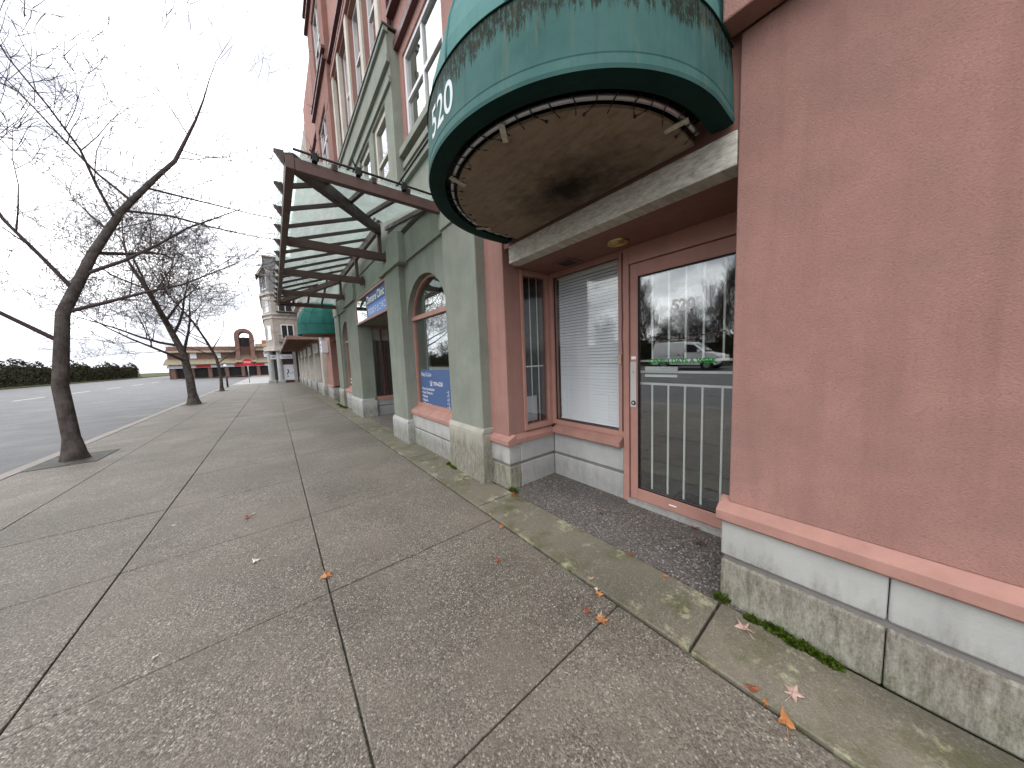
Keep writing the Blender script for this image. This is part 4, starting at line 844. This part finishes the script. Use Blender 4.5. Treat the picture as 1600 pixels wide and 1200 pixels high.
# ================================================================== TREES
def tree_meshes(seed, h, spread, tr, lean=0., upward=.25, levels=4, droop=0.):
    rg = random.Random(seed); tk = MB(); cw_ = MB()
    def grow(p, d, ln, r0, lev):
        n = 5 if lev < 2 else 4; pts = [p.copy()]; rad = [r0]; dd = d.copy(); q = p.copy()
        for i in range(n):
            dd = (dd + Vector((rg.gauss(0, .13), rg.gauss(0, .13), rg.gauss(0, .10) + (upward * .22 if lev else 0) - droop * lev * .05))).normalized(); q = q + dd * (ln / n); pts.append(q.copy()); rad.append(r0 * (1 - (.55 if lev == 0 else .80) * (i + 1) / n))
        (tk if lev == 0 else cw_).tube(pts, rad, 7 if lev == 0 else (5 if lev == 1 else 3), cap=False)
        if lev >= levels: return
        nb = (10, 7, 5, 4, 3, 2)[lev]
        grow(pts[-1], dd, ln * (.55 if lev else .5), rad[-1], lev + 1)
        for b in range(nb):
            t = (.32 + .66 * (b + rg.random() * .7) / nb) if lev == 0 else (.18 + .8 * (b + rg.random()) / nb); t = min(t, .99); i = int(t * n); fr = t * n - i; pp = pts[i].lerp(pts[i + 1], fr); rr = rad[i] + (rad[i + 1] - rad[i]) * fr
            base = (pts[i + 1] - pts[i]).normalized(); sd_ = Vector((rg.gauss(0, 1), rg.gauss(0, 1), rg.gauss(0, .5))); sd_ = (sd_ - base * sd_.dot(base)).normalized()
            nd = (base * (.55 if lev else .5) + sd_ * spread + Vector((0, 0, upward))).normalized()
            grow(pp, nd, ln * rg.uniform(.48, .68) * (1 if lev else .82), max(rr * rg.uniform(.38, .55), .0055), lev + 1)
    tk.tube([(0, 0, -.05), (0, 0, .12), (0, 0, .35)], [tr * 1.75, tr * 1.3, tr * .98], 9, cap=False); grow(Vector((0, 0, 0)), Vector((lean, 0, 1)).normalized(), h * .72, tr, 0); return tk, cw_
def tree(proto, loc, rz, s_, label, group):
    t = thing('bare_tree', loc, label, 'tree', group); t.rotation_euler = (0, 0, rz); t.scale = (s_, s_, s_)
    for nm, me in (('trunk', proto[0]), ('crown', proto[1])): o = bpy.data.objects.new(nm, me); C.objects.link(o); o.parent = t
    return t
PR = []
for sd_, h, sp, tr_, upw, lv in ((3, 8.5, .8, .10, .16, 4), (11, 6.6, .85, .15, .26, 5), (23, 8.6, .5, .14, .50, 5), (31, 6.0, .9, .12, .2, 5)):
    a, b = tree_meshes(sd_, h, sp, tr_, 0, upw, lv); PR.append((a.mesh('trunk', 'bark'), b.mesh('crown', 'twig')))
for ty in (8.2, 17.5, 26.0): part(MB().box(-2.99, -2.31, ty - .45, ty + .45, -.03, .006), 'tree_pit', 'joint_dirt', walk)
KG = 'street trees along the kerb'
tree(PR[0], (-2.65, 8.2, 0), R(30), 1.0, 'bare street tree at the kerb opposite the recessed clinic entry', KG)
tree(PR[3], (-2.65, 17.5, 0), R(110), 1.2, 'bare street tree at the kerb opposite the far pink pier', KG)
tree(PR[0], (-2.65, 26.0, 0), R(200), .9, 'bare street tree at the kerb close to the hoop bike rack', KG)
BG = 'bare trees behind the hedge'
yy = -34
BT = [(1, -25.5, 3.2, 1.0), (2, -25, 7.2, 1.05), (3, -26, 10.5, .92), (1, -25, 13.8, .86), (3, -24.5, 16.8, 1.0), (1, -26, 21, 1.05), (2, -25, 25.5, .95), (1, -25, 30.5, 1.0), (3, -26, 36, 1.1), (1, -25, 43, 1.05), (2, -26, 51, 1.1), (3, -25, 60, 1.1), (1, -25.5, -1.5, 1.), (3, -25, -6.5, 1.05)]
BT += [(1, -28.5, 5.0, 1.15), (3, -28, 9, 1.2), (1, -29, 12.5, 1.1), (2, -28, 16, 1.15), (1, -28.5, 19, 1.2), (3, -29, 23.5, 1.2), (1, -28, 28, 1.2), (3, -28.5, 33.5, 1.2), (1, -29, 1, 1.2), (2, -24.3, 9.2, .9), (1, -24.2, 12.2, .8), (3, -24, 5.2, .85)]
for i, (p, x, y, s_) in enumerate(BT): tree(PR[p], (x, y, .36), R(47 * i), s_ * (.70 if p != 2 else .76), ('broad' if p != 2 else 'tall upright') + ' bare tree standing behind the dark hedge across the road', BG)

# hedge across the road
hd = thing('hedge', (-22.2, 20, .36), 'long dark bramble hedge along the far side of the road', 'hedge')
m = MB(); rg = random.Random(5)
for i in range(26000):
    y = rg.uniform(-28, 95); top = 2.45 + .35 * math.sin(y * .55) + .25 * math.sin(y * 1.7 + 1) + .15 * math.sin(y * 4.1); z = .36 + top * rg.random() ** .7; hw = .95 * math.sqrt(max(.05, 1 - ((z - .36) / (top + .1)) ** 3)); x = -22.2 + (hw * rg.choice((1, 1, 1, -1)) * rg.uniform(.6, 1.05))
    s_ = rg.uniform(.07, .16); a = Vector((rg.gauss(0, 1), rg.gauss(0, 1), rg.gauss(0, 1))).normalized(); b = a.orthogonal().normalized(); c_ = a.cross(b); p = Vector((x, y, z)); m.face([p + b * s_, p + c_ * s_ * .6, p - b * s_, p - c_ * s_ * .6])
part(m, 'foliage', 'hedge_leaf', hd); m = MB()
for j in range(-28, 95, 3): m.box(-22.75, -21.65, j, j + 3.02, .3, .36 + 1.9 + .3 * math.sin(j * .55))
part(m, 'thicket', 'hedge_leaf', hd)

# ================================================================== WHITE VAN on the road
def van(x, y, label):
    z = zroad(x); v = thing('delivery_van', (x, y, z), label, 'van'); hw = .86
    # side profile (u along length: nose at -Y), local coordinates
    prof = [(-2.12, .42), (-2.16, .62), (-2.08, .86), (-1.85, .98), (-1.28, 1.10), (-.62, 1.68), (-.35, 1.80), (.3, 1.85), (1.75, 1.84), (1.98, 1.78), (2.10, 1.30), (2.14, .60), (2.12, .34), (-1.9, .30)]
    m = MB(); secs = [(-hw, 0.0, .92), (-hw * .985, 0, 1.0)]
    W = [(-1., .97, .0), (-.9, 1., .0), (.9, 1., 0), (1., .97, 0)]
    rows = []
    for s_, k_, _ in W:
        row = []
        for (u, h) in prof: ins = 0 if h < 1.05 else (h - 1.05) * .16; row.append((x + s_ * (hw - ins), y + u * k_, z + .3 + (h - .3) * (k_ if h > 1.7 else 1)))
        rows.append(row)
    n = len(prof)
    for r0, r1 in zip(rows[:-1], rows[1:]):
        for i in range(n): m.face([r0[i], r1[i], r1[(i + 1) % n], r0[(i + 1) % n]])
    m.face(rows[0]); m.face(rows[-1][::-1]); body = part(m, 'body', 'van_paint', v, .03)
    for s_ in (-1, 1):
        xx = x + s_ * (hw + .004); 
        def ins(h): return (h - 1.05) * .16 if h > 1.05 else 0
        q = [(-1.12, 1.12), (-.60, 1.60), (-.10, 1.66), (-.05, 1.14)]; wn_ = MB(); wn_.face([(x + s_ * (hw - ins(h) + .012), y + u, z + h) for u, h in (q if s_ < 0 else q[::-1])]); part(wn_, 'side_window', 'black', v)
        part(MB().box(min(xx, xx + s_ * .16), max(xx, xx + s_ * .16), y - 1.02, y - .86, z + 1.10, z + 1.28), 'mirror', 'van_paint', v, .02)
        part(MB().box(min(xx, xx + s_ * .01), max(xx, xx + s_ * .01), y + .12, y + 1.6, z + .92, z + .94), 'door_rail', 'flashing', v); part(MB().box(min(xx, xx + s_ * .012), max(xx, xx + s_ * .012), y + .25, y + .32, z + .95, z + 1.05), 'door_handle', 'black', v)
        part(MB().box(min(xx, xx + s_ * .006), max(xx, xx + s_ * .006), y - .02, y + .005, z + .40, z + 1.1), 'door_gap', 'flashing', v)
        part(MB().box(x + s_ * .62 - .16, x + s_ * .62 + .16, y - 2.13, y - 2.0, z + .72, z + .90), 'headlight', 'lamp_white', v, .02)
        for u in (-1.38, 1.25):
            wl = MB().cyl((y + u, z + .31), .31, 'x', x + s_ * hw - s_ * .18, x + s_ * (hw + .03), 28); w_ = part(wl, 'wheel', 'rubber', v, .02); part(MB().cyl((y + u, z + .31), .19, 'x', x + s_ * (hw + .031), x + s_ * (hw + .038), 20), 'rim', 'galvanised', w_)
            part(MB().cyl((y + u, z + .36), .375, 'x', x + s_ * (hw - .1), x + s_ * (hw + .006), 28), 'wheel_arch', 'black', v)
    ws = MB(); ws.face([(x - .70, y - 1.26, z + 1.135), (x + .70, y - 1.26, z + 1.135), (x + .60, y - .66, z + 1.68), (x - .60, y - .66, z + 1.68)]); part(ws, 'windscreen', 'glass_upper', v)
    part(MB().box(x - hw * .9, x + hw * .9, y - 2.2, y - 2.02, z + .34, z + .56), 'bumper', 'flashing', v, .03)
    for u in (-.2, 1.5): part(MB().box(x - .7, x + .7, y + u - .03, y + u + .03, z + 1.87, z + 1.93), 'roof_bar', 'galvanised', v)
    return v
flat('van_paint', (.84, .85, .86), .3, .5)
van(-17, 8.3, 'white delivery van with roof bars driving along the road')

# ================================================================== MOSS AND FALLEN LEAVES
def moss_patch(cx, cy, lx, ly, h, nb, label, seed):
    rg = random.Random(seed); m = MB(); cl = [(cx + lx * rg.uniform(-.35, .35), cy + ly * (-1 + 2 * (q + .5) / 9) * rg.uniform(.7, 1.05), rg.uniform(.25, .8)) for q in range(9)]
    for i in range(nb):
        a, r_ = rg.random() * 6.283, math.sqrt(rg.random()) * rg.choice((.5, 1, 1)); b_ = cl[i % len(cl)]; x, y = b_[0] + lx * b_[2] * r_ * math.cos(a), b_[1] + ly * b_[2] * .45 * r_ * math.sin(a); hh = h * (1 - r_ * .7) * rg.uniform(.4, 1.1); s_ = rg.uniform(.004, .011)
        d = Vector((rg.gauss(0, .5), rg.gauss(0, .5), 1)).normalized() * hh; t = rg.random() * 6.283; e = Vector((math.cos(t), math.sin(t), 0)) * s_; p = Vector((x, y, .003)); m.face([p - e, p + e, p + d + e * .4, p + d - e * .4])
    o = part(m, 'moss', 'moss', None, 0, (cx, cy, 0)); tag(o, label, 'moss'); return o
moss_patch(1.79, .24, .045, .17, .035, 2600, 'thick bright green moss cushion at the foot of the plinth right of the door', 1)
moss_patch(1.82, .50, .02, .03, .05, 300, 'small green moss tuft at the corner of the plinth where the recess floor begins', 2)
moss_patch(1.83, 2.33, .03, .06, .05, 500, 'green moss tuft at the corner below the left pink pier', 3)
moss_patch(1.70, 3.45, .04, .16, .035, 1200, 'green moss strip along the stained green pilaster plinth', 4)
moss_patch(1.66, 11.3, .1, .8, .04, 2200, 'mossy weeds along the plinths beneath the dark green awning', 5)
def leaf_mesh(name, mat, seed, lobes=5, curl=.25, size=.05):
    rg = random.Random(seed); m = MB(); n = lobes * 4; P = []
    for i in range(n):
        t = 2 * math.pi * i / n; ph = (i % 4); r_ = (1.0, .62, .42, .66)[ph] * (1 - .28 * abs(math.sin(t / 2 + .4))) * rg.uniform(.85, 1.12)
        if lobes == 1: r_ = (.5 + .5 * abs(math.cos(t))) 
        x, y = r_ * math.cos(t), r_ * math.sin(t); P.append((x * size, y * size * .85, size * (curl * (x * x * .9 + .35 * math.sin(3 * t) * r_ + rg.uniform(-.12, .12)))))
    zmin = min(p[2] for p in P); c_ = (0, 0, size * .10 - zmin); P = [(a, b, e - zmin + .001) for a, b, e in P]
    for i in range(n): m.face([c_, P[i], P[(i + 1) % n]], True)
    m.tube([(0, 0, c_[2]), (-size * .6, 0, c_[2] * .6), (-size * 1.25, size * .1, .003)], .0012, 4); return m.mesh(name, mat)
LM = {}
for mt_ in ('orange', 'rust', 'tan', 'pink', 'dark', 'pale'): LM[mt_] = [leaf_mesh('leaf', 'leaf_' + mt_, 40 + j, (5, 5, 3)[j], (.25, .5, .35)[j]) for j in range(3)]
def leaf(x, y, kind, size, label, v=0, grp=None):
    o = bpy.data.objects.new('fallen_leaf', LM[kind][v]); C.objects.link(o); o.location = (x, y, .005); o.rotation_euler = (rnd.uniform(-.12, .12), rnd.uniform(-.12, .12), rnd.uniform(0, 6.28)); o.scale = (size,) * 3; tag(o, label, 'leaf', grp or 'fallen leaves'); return o
leaf(.155, 2.216, 'orange', 1.15, 'orange tan folded leaf lying across the long sidewalk joint', 1)
leaf(1.347, 1.896, 'orange', .75, 'small orange leaf beside the border band near the left pier'); leaf(1.083, 1.586, 'rust', .7, 'dull red leaf alone on the slab in front of the blind window', 2)
leaf(1.77, 2.257, 'rust', 1.1, 'curled red brown leaf at the corner below the left pink pier', 1); leaf(1.218, .852, 'orange', 1.0, 'bright orange leaf lying on the crossing slab joint'); leaf(1.23, .872, 'tan', .7, 'tan leaf tucked under the bright orange leaf', 1)
leaf(1.202, .94, 'rust', .7, 'faded rust leaf beside the bright orange leaf', 2); leaf(1.35, .964, 'orange', .75, 'orange brown leaf by the joint in front of the door', 1); leaf(1.773, .783, 'orange', .55, 'narrow orange leaf on the border edge before the door', 2)
leaf(1.801, 1.021, 'rust', .6, 'small rust leaf on the edge of the pebble recess floor', 2); leaf(2.265, .762, 'dark', 1.0, 'dark crumpled leaf on the pebble recess floor', 1); leaf(2.45, .862, 'rust', .9, 'rust leaf against the door threshold', 1)
leaf(2.115, 1.545, 'tan', .55, 'tan leaf on the pebble floor before the blind window', 2); leaf(2.10, 1.47, 'dark', .6, 'thin dark leaf on the pebble floor beside a tan one', 2); leaf(1.70, .372, 'pink', 1.1, 'pale pinkish curled leaf next to the thick moss cushion', 1)
leaf(1.505, .166, 'pink', .95, 'pale pink leaf lying flat on the border band'); leaf(1.36, .166, 'orange', .9, 'orange leaf at the joint below the pale pink leaf', 2); leaf(1.402, .275, 'rust', .7, 'brown leaf wedged in the long dark joint', 2)
leaf(1.409, 1.07, 'tan', .6, 'tan leaf on the band joint in front of the door', 1); leaf(1.69, 3.914, 'rust', .8, 'red brown leaf under the arched window', 1); leaf(1.531, 3.97, 'tan', .8, 'tan curled leaf on the band under the arched window', 2)
leaf(-.218, 2.741, 'pale', .8, 'pale cream leaf on the open slab away from the shops', 2); leaf(-.308, 3.607, 'rust', .9, 'brown twig like leaf on the open slab', 2); leaf(-.27, 3.66, 'pale', .6, 'small pale leaf next to the brown twig like leaf', 2)
for i in range(64):
    x, y = (rnd.uniform(-1.6, 1.75) if i % 2 else rnd.choice((1.38, 1.80, 1.385)) + rnd.gauss(0, .012)), (rnd.uniform(.2, 8) if i % 3 else rnd.uniform(8, 18)); kd = rnd.choice(('pale', 'tan', 'rust', 'pale', 'orange')); leaf(x, y, kd, rnd.uniform(.22, .42), 'tiny ' + {'pale': 'cream', 'tan': 'tan', 'rust': 'red brown', 'orange': 'orange'}[kd] + ' leaf fragment scattered on the pavement', 2, 'leaf fragments')
